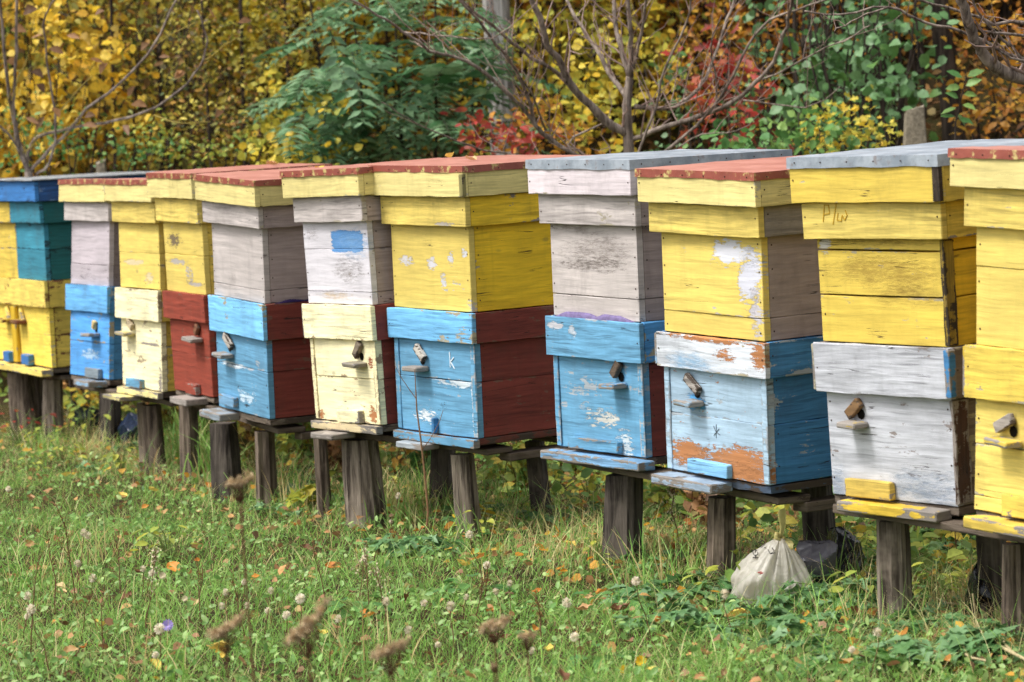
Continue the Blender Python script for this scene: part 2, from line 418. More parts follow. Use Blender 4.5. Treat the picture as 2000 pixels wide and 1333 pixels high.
HIVES = {
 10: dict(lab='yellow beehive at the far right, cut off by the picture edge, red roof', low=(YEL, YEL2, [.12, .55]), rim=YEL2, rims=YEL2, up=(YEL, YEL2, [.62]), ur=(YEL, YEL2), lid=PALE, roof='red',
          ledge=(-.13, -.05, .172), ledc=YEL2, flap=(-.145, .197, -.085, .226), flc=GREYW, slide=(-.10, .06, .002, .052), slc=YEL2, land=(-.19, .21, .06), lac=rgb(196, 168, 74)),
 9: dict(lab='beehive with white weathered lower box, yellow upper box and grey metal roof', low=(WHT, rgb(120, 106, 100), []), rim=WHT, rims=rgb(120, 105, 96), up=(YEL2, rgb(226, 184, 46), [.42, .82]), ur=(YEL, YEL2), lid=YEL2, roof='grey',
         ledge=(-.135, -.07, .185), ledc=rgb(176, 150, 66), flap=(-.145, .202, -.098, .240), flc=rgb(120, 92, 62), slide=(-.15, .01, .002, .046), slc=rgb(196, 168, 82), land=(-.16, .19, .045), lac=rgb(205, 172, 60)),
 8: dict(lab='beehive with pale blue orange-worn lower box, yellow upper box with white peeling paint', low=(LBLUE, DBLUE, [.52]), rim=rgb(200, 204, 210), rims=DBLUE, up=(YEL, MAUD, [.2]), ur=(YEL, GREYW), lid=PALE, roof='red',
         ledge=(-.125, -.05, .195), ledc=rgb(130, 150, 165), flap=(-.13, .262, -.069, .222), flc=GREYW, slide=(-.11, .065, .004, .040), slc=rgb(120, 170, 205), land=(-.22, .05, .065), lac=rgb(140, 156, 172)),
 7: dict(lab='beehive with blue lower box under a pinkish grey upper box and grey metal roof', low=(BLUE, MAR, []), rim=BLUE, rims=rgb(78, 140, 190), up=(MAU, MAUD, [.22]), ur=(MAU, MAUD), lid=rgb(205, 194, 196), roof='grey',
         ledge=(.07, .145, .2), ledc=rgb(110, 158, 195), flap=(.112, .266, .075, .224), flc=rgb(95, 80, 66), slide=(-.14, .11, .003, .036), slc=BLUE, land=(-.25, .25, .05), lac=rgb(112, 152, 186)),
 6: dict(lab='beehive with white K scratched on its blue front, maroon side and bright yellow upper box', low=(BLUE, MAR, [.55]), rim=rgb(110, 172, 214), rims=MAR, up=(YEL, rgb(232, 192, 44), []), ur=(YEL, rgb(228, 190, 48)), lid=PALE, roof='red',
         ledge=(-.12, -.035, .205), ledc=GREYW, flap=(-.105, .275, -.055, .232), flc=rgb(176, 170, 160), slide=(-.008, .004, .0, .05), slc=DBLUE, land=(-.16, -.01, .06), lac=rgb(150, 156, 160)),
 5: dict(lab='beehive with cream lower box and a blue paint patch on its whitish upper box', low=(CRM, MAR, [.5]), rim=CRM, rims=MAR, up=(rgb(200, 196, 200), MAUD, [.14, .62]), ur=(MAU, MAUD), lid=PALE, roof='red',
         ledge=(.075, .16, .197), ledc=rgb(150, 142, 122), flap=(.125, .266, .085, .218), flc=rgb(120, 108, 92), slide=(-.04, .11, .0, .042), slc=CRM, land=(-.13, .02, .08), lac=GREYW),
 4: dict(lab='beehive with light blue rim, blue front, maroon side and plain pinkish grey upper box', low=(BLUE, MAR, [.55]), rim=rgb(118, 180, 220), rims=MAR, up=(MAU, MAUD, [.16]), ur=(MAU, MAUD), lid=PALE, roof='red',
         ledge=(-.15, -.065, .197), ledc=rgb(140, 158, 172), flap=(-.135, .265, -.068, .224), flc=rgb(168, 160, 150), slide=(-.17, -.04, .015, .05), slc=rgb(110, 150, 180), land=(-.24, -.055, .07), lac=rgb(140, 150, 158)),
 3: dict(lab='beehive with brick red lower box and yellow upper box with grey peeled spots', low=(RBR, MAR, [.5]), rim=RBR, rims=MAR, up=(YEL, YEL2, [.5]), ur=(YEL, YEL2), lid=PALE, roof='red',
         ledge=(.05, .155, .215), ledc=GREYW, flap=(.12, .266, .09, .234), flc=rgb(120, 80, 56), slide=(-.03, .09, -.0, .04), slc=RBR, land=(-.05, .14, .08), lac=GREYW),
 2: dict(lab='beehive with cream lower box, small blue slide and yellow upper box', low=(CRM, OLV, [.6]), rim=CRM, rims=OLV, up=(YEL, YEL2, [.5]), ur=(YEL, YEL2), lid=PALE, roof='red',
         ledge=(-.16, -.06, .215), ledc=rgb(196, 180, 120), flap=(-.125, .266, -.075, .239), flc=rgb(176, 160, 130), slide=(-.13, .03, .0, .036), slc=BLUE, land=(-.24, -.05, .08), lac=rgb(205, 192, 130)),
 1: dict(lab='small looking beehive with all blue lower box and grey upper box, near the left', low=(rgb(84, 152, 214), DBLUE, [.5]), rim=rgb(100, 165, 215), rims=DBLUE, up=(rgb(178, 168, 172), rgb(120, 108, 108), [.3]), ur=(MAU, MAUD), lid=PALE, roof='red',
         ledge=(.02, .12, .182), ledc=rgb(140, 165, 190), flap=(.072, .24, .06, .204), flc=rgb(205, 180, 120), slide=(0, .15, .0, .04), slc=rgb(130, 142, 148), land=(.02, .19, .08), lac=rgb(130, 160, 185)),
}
PATCH = {
 (9, 'low'): [(rgb(110, 128, 150), .1, .035, .13, .045, -.9), (rgb(120, 140, 165), -.2, .0, .03, .1, -.6)],
 (9, 'up'): [(rgb(150, 122, 50), .02, .56, .22, .04, -.9), (rgb(130, 108, 50), -.0, .645, .2, .02, -1.), (rgb(150, 122, 50), .1, .50, .15, .03, -.6), (rgb(205, 200, 190), -.19, .62, .02, .03, .6)],
 (8, 'low'): [(W_ORANGE, .09, .04, .15, .045, 1.25), (W_ORANGE, -.13, .05, .09, .036, 1.0), (W_ORANGE, .0, .03, .22, .02, .7), (rgb(90, 160, 210), -.1, .19, .05, .03, .45)],
 (8, 'rim'): [(W_ORANGE, .0, .37, .24, .012, .8), (W_ORANGE, .21, .34, .03, .04, .8), (W_ORANGE, .05, .33, .06, .02, .5), (rgb(110, 160, 196), -.08, .30, .12, .03, -.7)],
 (8, 'up'): [(rgb(205, 205, 212), .10, .60, .09, .035, 1.0), (rgb(200, 200, 210), .17, .53, .045, .07, 1.0), (rgb(190, 185, 190), .19, .45, .03, .07, .75)],
 (7, 'low'): [(rgb(196, 194, 186), .0, .1, .10, .03, .45), (rgb(186, 196, 200), .12, .03, .06, .06, .2)],
 (7, 'rim'): [(rgb(200, 200, 205), -.19, .355, .04, .012, .9), (rgb(180, 190, 200), -.1, .345, .03, .03, .5)],
 (7, 'up'): [(rgb(100, 90, 82), .02, .57, .2, .06, -.5), (rgb(92, 82, 74), .0, .535, .22, .02, -.6), (rgb(120, 108, 98), -.1, .64, .12, .02, -.7)],
 (6, 'low'): [(rgb(196, 206, 212), .12, .165, .10, .014, .7), (rgb(222, 228, 232), -.06, .05, .08, .03, .35), (rgb(225, 228, 230), .2, .1, .008, .12, .7)],
 (6, 'up'): [(rgb(200, 196, 196), -.14, .545, .05, .018, .7), (rgb(205, 202, 206), .01, .54, .03, .022, .7), (rgb(205, 205, 212), .12, .555, .02, .025, .7), (rgb(205, 205, 212), .07, .49, .02, .03, .7), (rgb(205, 205, 212), .19, .575, .02, .02, .7)],
 (6, 'ur'): [(rgb(190, 180, 165), .12, .668, .06, .007, .8)],
 (5, 'up'): [(rgb(88, 138, 190), .08, .594, .10, .034, 1.55), (rgb(120, 158, 196), .13, .585, .11, .05, -.8), (rgb(190, 160, 110), -.02, .415, .12, .015, -.7), (rgb(100, 90, 82), .08, .50, .12, .05, -.4), (rgb(120, 110, 104), -.16, .62, .05, .03, -.6)],
 (5, 'low'): [(W_ORANGE, .17, .03, .03, .03, .8), (W_ORANGE, -.19, .015, .03, .015, .8), (rgb(150, 80, 50), .18, .2, .02, .03, .5)],
 (4, 'low'): [(rgb(200, 212, 220), -.05, .16, .14, .01, .7), (rgb(190, 210, 225), .02, .06, .1, .03, .4)],
 (3, 'up'): [(rgb(120, 104, 80), -.1, .58, .09, .035, .5), (rgb(176, 168, 160), -.08, .50, .12, .012, .9), (rgb(176, 168, 160), .06, .46, .05, .05, .5), (rgb(176, 168, 160), .12, .42, .08, .01, .9)],
 (2, 'up'): [(rgb(206, 190, 150), -.08, .5, .12, .012, .8), (rgb(206, 190, 150), .1, .44, .06, .03, .4)],
 (2, 'low'): [(rgb(150, 140, 130), .1, .18, .1, .006, 1.0), (W_GREY, .2, .03, .02, .06, .7)],
 (1, 'low'): [(rgb(170, 200, 225), .0, .09, .12, .03, .5)],
}
def hive(h, H):
    q = FIT[h]; z = [LZ[0]] + [LZ[k] + q[5 + k] for k in range(1, 6)]
    root = empty('beehive'); root.matrix_world = hive_matrix(h)
    tag(root, H['lab'], 'beehive', 'row of painted wooden beehives')
    def W(nm, base, **k): return wood('paint_%s' % nm, base, **k)
    def under_for(c):
        if c in (BLUE, LBLUE, DBLUE): return rgb(168, 176, 182)
        if c in (MAR, RBR): return rgb(120, 84, 70)
        if c in (CRM,): return rgb(170, 150, 120)
        if c in (WHT, MAU, MAUD): return rgb(140, 130, 126)
        return rgb(176, 166, 140)
    hd = D / 2
    olive = h in (9,)
    # lower box
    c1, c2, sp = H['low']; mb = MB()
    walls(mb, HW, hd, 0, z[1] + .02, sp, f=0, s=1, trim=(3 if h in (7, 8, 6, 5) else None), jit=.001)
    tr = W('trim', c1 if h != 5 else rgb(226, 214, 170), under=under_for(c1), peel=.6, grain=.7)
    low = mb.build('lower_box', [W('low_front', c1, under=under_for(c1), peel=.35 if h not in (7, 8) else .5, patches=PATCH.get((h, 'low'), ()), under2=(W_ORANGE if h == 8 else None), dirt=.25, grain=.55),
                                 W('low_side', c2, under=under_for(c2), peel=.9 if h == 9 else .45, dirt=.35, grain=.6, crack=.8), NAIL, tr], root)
    if h == 9:                                              # dark rotten corner post on the right
        m2 = MB(); m2.box(HW - .004, HW + .006, -hd - .004, -hd + .05, .004, z[1] - .004, 0, ch=.003, jit=.003, axis=2)
        m2.build('corner_post', wood('rotten_corner', rgb(78, 52, 40), rgb(150, 140, 132), .9, .9, .9, .6, vertical=True), low)
    # scratched marks
    if h == 6:
        m2 = MB(); y = -hd - .0016
        stroke(m2, [(.083, .262), (.084, .215)], y, 0); stroke(m2, [(.103, .246), (.086, .232), (.106, .212)], y, 0)
        m2.build('scratched_letter', CHALK, low)
    if h == 8:
        m2 = MB(); y = -hd - .0036
        for s_ in ([(-.012, .136), (.0, .118)], [(-.0, .140), (-.002, .104)], [(.012, .130), (-.012, .110)], [(.0, .12), (.016, .114)]): stroke(m2, s_, y, 0, .0004)
        m2.build('scratched_mark', SCR, low)
    # floor board
    mb = MB(); mb.box(-HW + .002, HW - .002, -hd + .004, hd, -.024, -.003, 0, jit=.0015, axis=0)
    fl = wood('floor_board', {8: rgb(70, 84, 104), 6: rgb(96, 52, 42)}.get(h, rgb(104, 92, 80)), W_DARK, .7, .8, .8, .6)
    mb.build('floor_board', fl, root)
    if h in (2, 5, 6):
        mb = MB(); mb.box(-HW - .01, HW + .004, -hd - .022, -hd + .002, -.03, -.004, 0, jit=.001, axis=0)
        mb.build('front_sill', W('sill', {2: rgb(220, 205, 140), 5: rgb(196, 178, 140), 6: BLUE}[h], under=W_GREY, peel=.8), root)
    # lower rim
    o = .018; mb = MB()
    walls(mb, HW + o, hd + o, z[1], z[2], [], th=o - .0015, f=0, s=1, jit=.0014, endcap=(3 if h in (9, 10, 8, 6, 5) else None))
    mb.build('lower_rim', [W('rim_front', H['rim'], under=under_for(H['rim']), peel=.2 if h in (9, 7, 5) else .4, grain=.75, rings=1.0, crack=.8, patches=PATCH.get((h, 'rim'), ())),
                           W('rim_side', H['rims'], under=under_for(H['rims']), peel=.5, grain=.7), NAIL,
                           W('rim_end', {9: rgb(170, 164, 140), 10: rgb(190, 160, 60), 8: rgb(140, 170, 195), 6: BLUE, 5: CRM}.get(h, GREYW), under=W_GREY, peel=.9)], root)
    if h == 9:
        m2 = MB(); m2.box(HW + o - .016, HW + o + .003, -hd - o - .003, -hd - o + .02, z[1] + .004, z[2] - .004, 0, axis=2)
        m2.build('blue_corner_strip', W('strip', DBLUE, under=W_GREY, peel=.7), root)
    # upper box
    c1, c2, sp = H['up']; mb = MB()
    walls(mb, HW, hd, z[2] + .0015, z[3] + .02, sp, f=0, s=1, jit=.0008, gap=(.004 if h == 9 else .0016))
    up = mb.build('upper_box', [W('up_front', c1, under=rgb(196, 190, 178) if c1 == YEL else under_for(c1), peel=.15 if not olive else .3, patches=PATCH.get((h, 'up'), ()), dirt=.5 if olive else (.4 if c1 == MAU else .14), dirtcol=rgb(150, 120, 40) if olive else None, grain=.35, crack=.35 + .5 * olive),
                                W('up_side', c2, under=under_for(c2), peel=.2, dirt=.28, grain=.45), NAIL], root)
    if h == 9:
        m2 = MB(); m2.box(HW - .01, HW + .004, -hd - .004, -hd + .03, z[2] + .003, z[3] - .002, 0, ch=.002, jit=.0015, axis=2)
        m2.build('corner_post', wood('mouldy_corner', rgb(150, 124, 44), rgb(60, 50, 36), 1.0, .8, .6, .9, vertical=True), up)
    # upper rim
    o = .0214; mb = MB()
    walls(mb, HW + o, hd + o, z[3], z[4], [], th=o - .0015, f=0, s=1, jit=.001, trim=None)
    ur = mb.build('upper_rim', [W('ur_front', H['ur'][0], under=rgb(180, 170, 150), peel=.25, grain=.7, rings=1.3, crack=.5, patches=PATCH.get((h, 'ur'), ())),
                                W('ur_side', H['ur'][1], under=GREYW, peel=.3 if h != 8 else .8, grain=.7, rings=1.0), NAIL], root)
    if h == 9:
        m2 = MB(); y = -hd - o - .0014
        stroke(m2, [(-.165, .685), (-.157, .725), (-.142, .725), (-.140, .705), (-.16, .702)], y, 0, .0013)
        stroke(m2, [(-.13, .678), (-.112, .735)], y, 0, .0012); stroke(m2, [(-.11, .705), (-.115, .688), (-.1, .686), (-.096, .7), (-.088, .688), (-.078, .7), (-.084, .712)], y, 0, .0012)
        m2.build('scratched_mark', OSCR, ur)
    # lid
    o = .0417; mb = MB(); lt = z[5] - .004
    walls(mb, HW + o, hd + o, z[4] + .0015, lt, [], th=.02, f=0, s=1, jit=.0012)
    mb.box(-HW - .01, HW + .01, -hd - .01, hd + .01, lt - .03, lt - .012, 1, axis=0)
    lid = mb.build('lid', [W('lid_front', H['lid'], under=rgb(190, 180, 150), peel=.25, grain=.4, dirt=.3, dirtcol=rgb(140, 126, 70) if H['lid'] == PALE else None),
                           W('lid_side', tuple(c * .93 for c in H['lid'][:3]) + (1,), under=rgb(120, 104, 70), peel=.35, grain=.5, dirt=.3), NAIL], root)
    if h in (6, 9):
        m2 = MB(); m2.box(HW + o - .02, HW + o + .002, -hd - o - .0025, -hd - o + .01, z[4] + .004, lt - .02, 0, axis=2, jit=.0015)
        m2.build('lid_corner_strip', wood('lid_corner', rgb(128, 120, 76) if h == 6 else rgb(52, 42, 32), W_DARK, .7, .8, .7, .6, vertical=True), lid)
    # roof sheet with a turned-down, slightly wavy edge
    X, Y = HW + o + .003, hd + o + .003; n = 14; vs = []; fs = []
    hgt = .021 if H['roof'] == 'red' else .027
    for j in range(n + 1):
        for i in range(n + 1):
            u, v = i / n * 2 - 1, j / n * 2 - 1
            edge = i in (0, n) or j in (0, n)
            vs.append((u * X + (random.uniform(-.0012, .0012) if edge else 0), v * Y + (random.uniform(-.0012, .0012) if edge else 0), z[5] + .001 + (0 if edge else .003 + random.uniform(-.0013, .0013))))
    for j in range(n):
        for i in range(n): fs.append((j * (n + 1) + i, j * (n + 1) + i + 1, (j + 1) * (n + 1) + i + 1, (j + 1) * (n + 1) + i))
    per = [i for i in range(n)] + [j * (n + 1) + n for j in range(n)] + [n * (n + 1) + n - i for i in range(n)] + [(n - j) * (n + 1) for j in range(n)]
    nb = len(vs)
    for k in per:
        q = vs[k]; vs.append((q[0] * 1.002, q[1] * 1.002, q[2] - hgt + random.uniform(-.002, .002)))
    for k in per:
        q = vs[k]; vs.append((q[0] * .992, q[1] * .992, q[2] - hgt + .001))
    m_ = len(per)
    for k in range(m_):
        a, b = per[k], per[(k + 1) % m_]; fs.append((a, nb + k, nb + (k + 1) % m_, b)); fs.append((nb + k, nb + m_ + k, nb + m_ + (k + 1) % m_, nb + (k + 1) % m_))
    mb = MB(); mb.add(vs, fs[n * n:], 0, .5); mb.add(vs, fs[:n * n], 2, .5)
    for k in range(6):
        mb.disc((-X + .03 + k * (2 * X - .06) / 5, -Y - .0012, z[5] - .012), .0022, 'y', 1)
        mb.disc((X + .0012, -Y + .04 + k * (2 * Y - .08) / 5, z[5] - .012), .0022, 'x', 1)
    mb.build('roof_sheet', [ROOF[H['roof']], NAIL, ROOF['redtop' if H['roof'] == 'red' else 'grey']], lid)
    # entrance fittings
    x0, x1, zc = H['ledge']
    led = small_block('entrance_ledge', root, x0, x1, -hd - .052, -hd - .001, zc - .009, zc + .006, W('ledge', H['ledc'], under=GREYW, peel=.85, grain=.8), rot=random.uniform(-.06, .06))
    xa, za, xb, zb = H['flap']; L = math.hypot(xb - xa, zb - za) * .95; cx, cz = (xa + xb) / 2 + .012, (za + zb) / 2 + .0
    ang = -math.atan2(zb - za, xb - xa)
    small_block('entrance_flap', root, cx - L / 2, cx + L / 2, -hd - .019, -hd - .003, cz - .013, cz + .013, W('flap', H['flc'], under=W_DARK, peel=.6, grain=.9), rot=ang, ch=.002)
    mb = MB(); mb.disc(((x0 + x1) / 2 + .006, -hd - .0012, zc + .022), .014, 'y', 0, h=.0003); mb.build('entrance_hole', HOLE, root)  # flat dark disc on the wall; the hole's inner shade is its colour
    x0, x1, z0, z1 = H['slide']
    small_block('entrance_slide', root, x0, x1, -hd - .022, -hd - .0015, z0, z1, W('slide', H['slc'], under=W_GREY, peel=.55, grain=.8), rot=random.uniform(-.02, .02), ch=.002)
    x0, x1, pr = H['land']
    small_block('landing_board', root, x0, x1, -hd - pr, -hd + .01, -.052 if h in (2, 5, 6) else -.034, -.033 if h in (2, 5, 6) else -.008, W('landing', H['lac'], under=W_GREY, peel=.95, grain=.9, rings=1), rot=random.uniform(-.01, .01), ch=.003)
    return root, z
ROOTS = {h: hive(h, H) for h, H in HIVES.items()}
for root_, z_ in ROOTS.values():                                    # nothing sits perfectly square
    for ch in root_.children:
        if ch.name.split('.')[0] in ('upper_box', 'lid', 'upper_rim'):
            ch.rotation_euler = (random.uniform(-.003, .003), random.uniform(-.003, .003), random.uniform(-.012, .012))

# liner cloths squeezed out between the boxes
def cloth(h, x0, x1, col, yo=0.0):
    root, z = ROOTS[h]; vs = []; fs = []; n = 26; hd = D / 2
    prof = [(-hd - .016, .0), (-hd - .0155, .006), (-hd - .011, .0115), (-hd - .005, .009), (-hd - .001, .002)]
    for i in range(n + 1):
        t = i / n; x = x0 + (x1 - x0) * t; a = (.35 + .65 * abs(math.sin(t * 6 + .8 * math.sin(t * 11)))) * min(1, 6 * t, 6 * (1 - t) + .05)
        for (y, zz) in prof: vs.append((x, y, z[2] + .0005 + zz * a * 1.5))
    m = len(prof)
    for i in range(n):
        for k in range(m - 1): fs.append((i * m + k, i * m + m + k, i * m + m + k + 1, i * m + k + 1))
    mb = MB(); mb.add(vs, fs); mb.build('liner_cloth', plain('cloth_' + str(h), col, .9, .1, 0, .3, 60, .001), root, True)
cloth(7, -.2, .2, rgb(124, 112, 150))
def cloth_side(h, col):
    root, z = ROOTS[h]; mb = MB(); vs = []; fs = []; n = 20
    for i in range(n + 1):
        t = i / n; y = -D / 2 + .03 + .3 * t; a = (.4 + .6 * abs(math.sin(t * 8))) * min(1, 6 * t, 6 * (1 - t) + .05)
        for (x, zz) in [(HW + .0165, 0), (HW + .016, .006), (HW + .008, .011), (HW + .001, .006)]: vs.append((x, y, z[2] + .0005 + zz * a))
    for i in range(n):
        for k in range(3): fs.append((i * 4 + k, i * 4 + 4 + k, i * 4 + 5 + k, i * 4 + 1 + k))
    mb.add(vs, fs); mb.build('liner_cloth', plain('cloth_side', col, .9, .1, 0, .3, 60, .001), root, True)
cloth_side(4, rgb(46, 34, 70))

# the long yellow hive at the left edge with two upper boxes under one blue lid
def long_hive():
    h = 0; q = FIT[0]; z = [LZ[0]] + [LZ[k] + q[5 + k] for k in range(1, 6)]; hd = D / 2
    root = empty('beehive'); root.matrix_world = hive_matrix(0)
    tag(root, 'long yellow double beehive with teal upper box under a blue lid, at left edge', 'beehive', 'row of painted wooden beehives')
    yf = wood('paint_yellow_low', rgb(236, 206, 88), rgb(190, 180, 160), .35, .5, .6, .3); ys = wood('paint_yellow_side', OLV, rgb(110, 66, 44), 1.0, .6, .9, .4)
    X0 = -.72
    mb = MB(); walls(mb, HW, hd, 0, z[1] + .02, [.5], x0=X0, trim=None); mb.build('lower_box', [yf, ys, NAIL], root)
    mb = MB(); walls(mb, HW, hd + .018, z[1], z[2], [], th=.0165, x0=X0 - .018, x1=HW + .018, jit=.0014)
    mb.build('lower_rim', [wood('paint_rim0', rgb(226, 200, 100), rgb(150, 110, 60), .6, .7, .7, .3), ys, NAIL], root)
    for (xa, xb, cf, cs, nm) in ((-.222, HW, TEAL, rgb(30, 92, 92), 'teal'), (-.70, -.228, YEL2, YEL2, 'yellow')):
        mb = MB(); walls(mb, HW, hd, z[2] + .0015, z[3] + .02, [.5], x0=xa, x1=xb)
        mf = wood('paint_%s_f' % nm, cf, rgb(40, 70, 80) if nm == 'teal' else GREYW, .5, .6, .5, .5); ms = wood('paint_%s_s' % nm, cs, rgb(24, 60, 60), .3, .5, .5, .4)
        ub = mb.build('upper_box', [mf, ms, NAIL], root); ub['label'] = nm + ' upper box'
        mb = MB(); walls(mb, HW, hd + .021, z[3], z[4], [], th=.019, x0=xa - (.021 if nm == 'yellow' else .002), x1=xb + (.021 if nm == 'teal' else -.001))
        mb.build('upper_rim', [mf, ms, NAIL], root)
    mb = MB(); walls(mb, HW, hd + .042, z[4] + .0015, z[5] - .002, [], th=.02, x0=X0 - .04, x1=HW + .042)
    bl = wood('paint_lid_blue', rgb(58, 118, 180), rgb(40, 60, 90), .4, .6, .5, .4); bs = wood('paint_lid_blue_side', rgb(44, 84, 138), rgb(110, 140, 180), .5, .7, .6, .4)
    lid = mb.build('lid', [bl, bs, NAIL], root)
    mb = MB(); mb.box(X0 - .06, HW + .065, -hd - .06, hd + .17, z[5] - .0005, z[5] + .006, 0, ch=.001, jit=.0015, axis=0); mb.build('roof_sheet', ROOF['tin'], lid)
    mb = MB(); mb.box(X0, HW - .002, -hd + .004, hd, -.024, -.003, 0, axis=0); mb.build('floor_board', WEATHD, root)
    mb = MB(); mb.box(X0, HW + .004, -hd - .05, -hd + .002, -.036, -.008, 0, axis=0, jit=.0015); mb.build('landing_board', wood('paint_sill0', rgb(230, 204, 110), W_GREY, .6, .6, .6, .3), root)
    for (a, b) in ((-.24, -.13), (-.47, -.36)):
        small_block('entrance_ledge', root, a, b, -hd - .05, -hd - .001, .185, .203, ys)
        small_block('entrance_flap', root, a + .035, a + .105, -hd - .019, -hd - .003, .212, .236, wood('flap0', rgb(220, 190, 90), W_GREY, .5), rot=.9)
    small_block('batten', root, -.325, -.255, -hd - .02, -hd - .001, .004, .262, wood('paint_batten', rgb(205, 168, 40), W_GREY, .5, vertical=True), rot=-.04)
    for (a, b) in ((-.165, -.05), (-.46, -.37)):
        small_block('entrance_slide', root, a, b, -hd - .03, -hd - .001, .0, .048, wood('paint_block', rgb(60, 112, 170), W_GREY, .5))
    return root
long_hive()

# ------------------------------------------------------------------ stands: posts driven into the ground and boards on them
def barkmat(name, base, dark):
    s = NT(name); P = s.obj(); Q = s.vmath('MULTIPLY', P, (40, 40, 3.0))
    a = s.noise(Q, 1.0, 5, .65, .4); b = s.noise(s.vmath('MULTIPLY', P, (110, 110, 5)), 1.0, 3, .6); c = s.noise(P, 7, 4, .6)
    col = s.mix(s.ramp(a, .36, .64), dark, base); col = s.mix(s.math('MULTIPLY', s.ramp(b, .58, .66), .7), col, rgb(30, 25, 22)); col = s.mix(s.math('MULTIPLY', s.ramp(c, .5, .75), .55), col, tuple(min(1, v * 1.7) for v in base[:3]) + (1,))
    s.l(col, s.b.inputs['Base Color']); s.b.inputs['Roughness'].default_value = .85; s.b.inputs['Specular IOR Level'].default_value = .2
    bp = s.n('Bump'); bp.inputs['Distance'].default_value = .006; s.l(s.math('MULTIPLY_ADD', b, .4, a), bp.inputs['Height']); s.l(bp.outputs[0], s.b.inputs['Normal'])
    return s.m
POST = [barkmat('post_wood_grey', rgb(138, 126, 112), rgb(62, 53, 46)), barkmat('post_wood_dark', rgb(92, 84, 76), rgb(42, 36, 32)), barkmat('post_wood_brown', rgb(124, 110, 96), rgb(60, 50, 42)), barkmat('post_wood_pale', rgb(170, 156, 138), rgb(110, 98, 84))]
def log(name, parent, p0, p1, w, mat, square=False):
    """split log: uneven cross-section, slight flare towards the ground"""
    p0, p1 = Vector(p0), Vector(p1); n = 18; m = 9; ax = (p1 - p0)
    prof = [1 + random.uniform(-.13, .13) for k in range(n)]
    if square: prof = [1.0 / max(abs(math.cos(6.2832 * k / n + .4)), abs(math.sin(6.2832 * k / n + .4))) * .86 for k in range(n)]
    else:
        for k in range(3): prof[random.randrange(n)] *= .8
    vs = []
    for i in range(m):
        t = i / (m - 1); c = p0 + ax * t; rr = w / 2 * (1.16 - .2 * t + random.uniform(-.015, .015))
        for k in range(n):
            a = 6.2832 * k / n; r = rr * prof[k] * (1 + random.uniform(-.02, .02)); vs.append((c.x + r * math.cos(a), c.y + r * math.sin(a), c.z))
    fs = [(i * n + k, i * n + (k + 1) % n, (i + 1) * n + (k + 1) % n, (i + 1) * n + k) for i in range(m - 1) for k in range(n)] + [tuple((m - 1) * n + k for k in range(n))]
    mb = MB(); mb.add(vs, fs); return mb.build(name, mat, parent)
def beam(name, parent, a, b, w, hgt, mat):
    a, b = Vector(a), Vector(b); d = b - a; L = d.length; x = d.normalized(); yv = Vector((-x.y, x.x, 0)).normalized(); zv = x.cross(yv)
    M = Matrix(((x.x, yv.x, zv.x, a.x), (x.y, yv.y, zv.y, a.y), (x.z, yv.z, zv.z, a.z), (0, 0, 0, 1)))
    mb = MB(); mb.box(0, L, -w / 2, w / 2, -hgt / 2, hgt / 2, 0, ch=.003, jit=.002, rot=M); o = mb.build(name, mat, parent); return o
STANDS = [
 ([9, 10], 'grey plank stand on stout split posts under the white and yellow hives at the right', [(1745, 1195, 66, 0, 9), (1938, 1135, 56, 1, 10), (1978, 1118, 44, 2, 10)]),
 ([7, 8], 'plank stand under the blue hive and the orange-worn pale blue hive, bags beside it', [(1222, 1112, 70, 1, 7), (1408, 1088, 58, 2, 8), (1600, 1050, 60, 1, 8)]),
 ([5, 6], 'plank stand on thick grey posts under the cream hive and the blue and maroon hive', [(710, 985, 74, 0, 5), (912, 1012, 46, 0, 6), (868, 965, 44, 1, 6), (1053, 1012, 36, 1, 6), (628, 905, 26, 2, 5)]),
 ([3, 4], 'dark plank stand under the brick red hive and the light blue rimmed hive', [(442, 942, 50, 1, 4), (520, 952, 40, 2, 4), (370, 868, 38, 2, 3)]),
 ([1, 2], 'plank stand under the all blue hive and the cream hive with blue slide', [(219, 872, 38, 1, 1), (302, 885, 40, 2, 2), (281, 898, 16, 3, 2)]),
 ([0], 'old post stand under the long yellow double hive', [(107, 862, 40, 0, 0), (50, 866, 50, 2, 0)]),
]
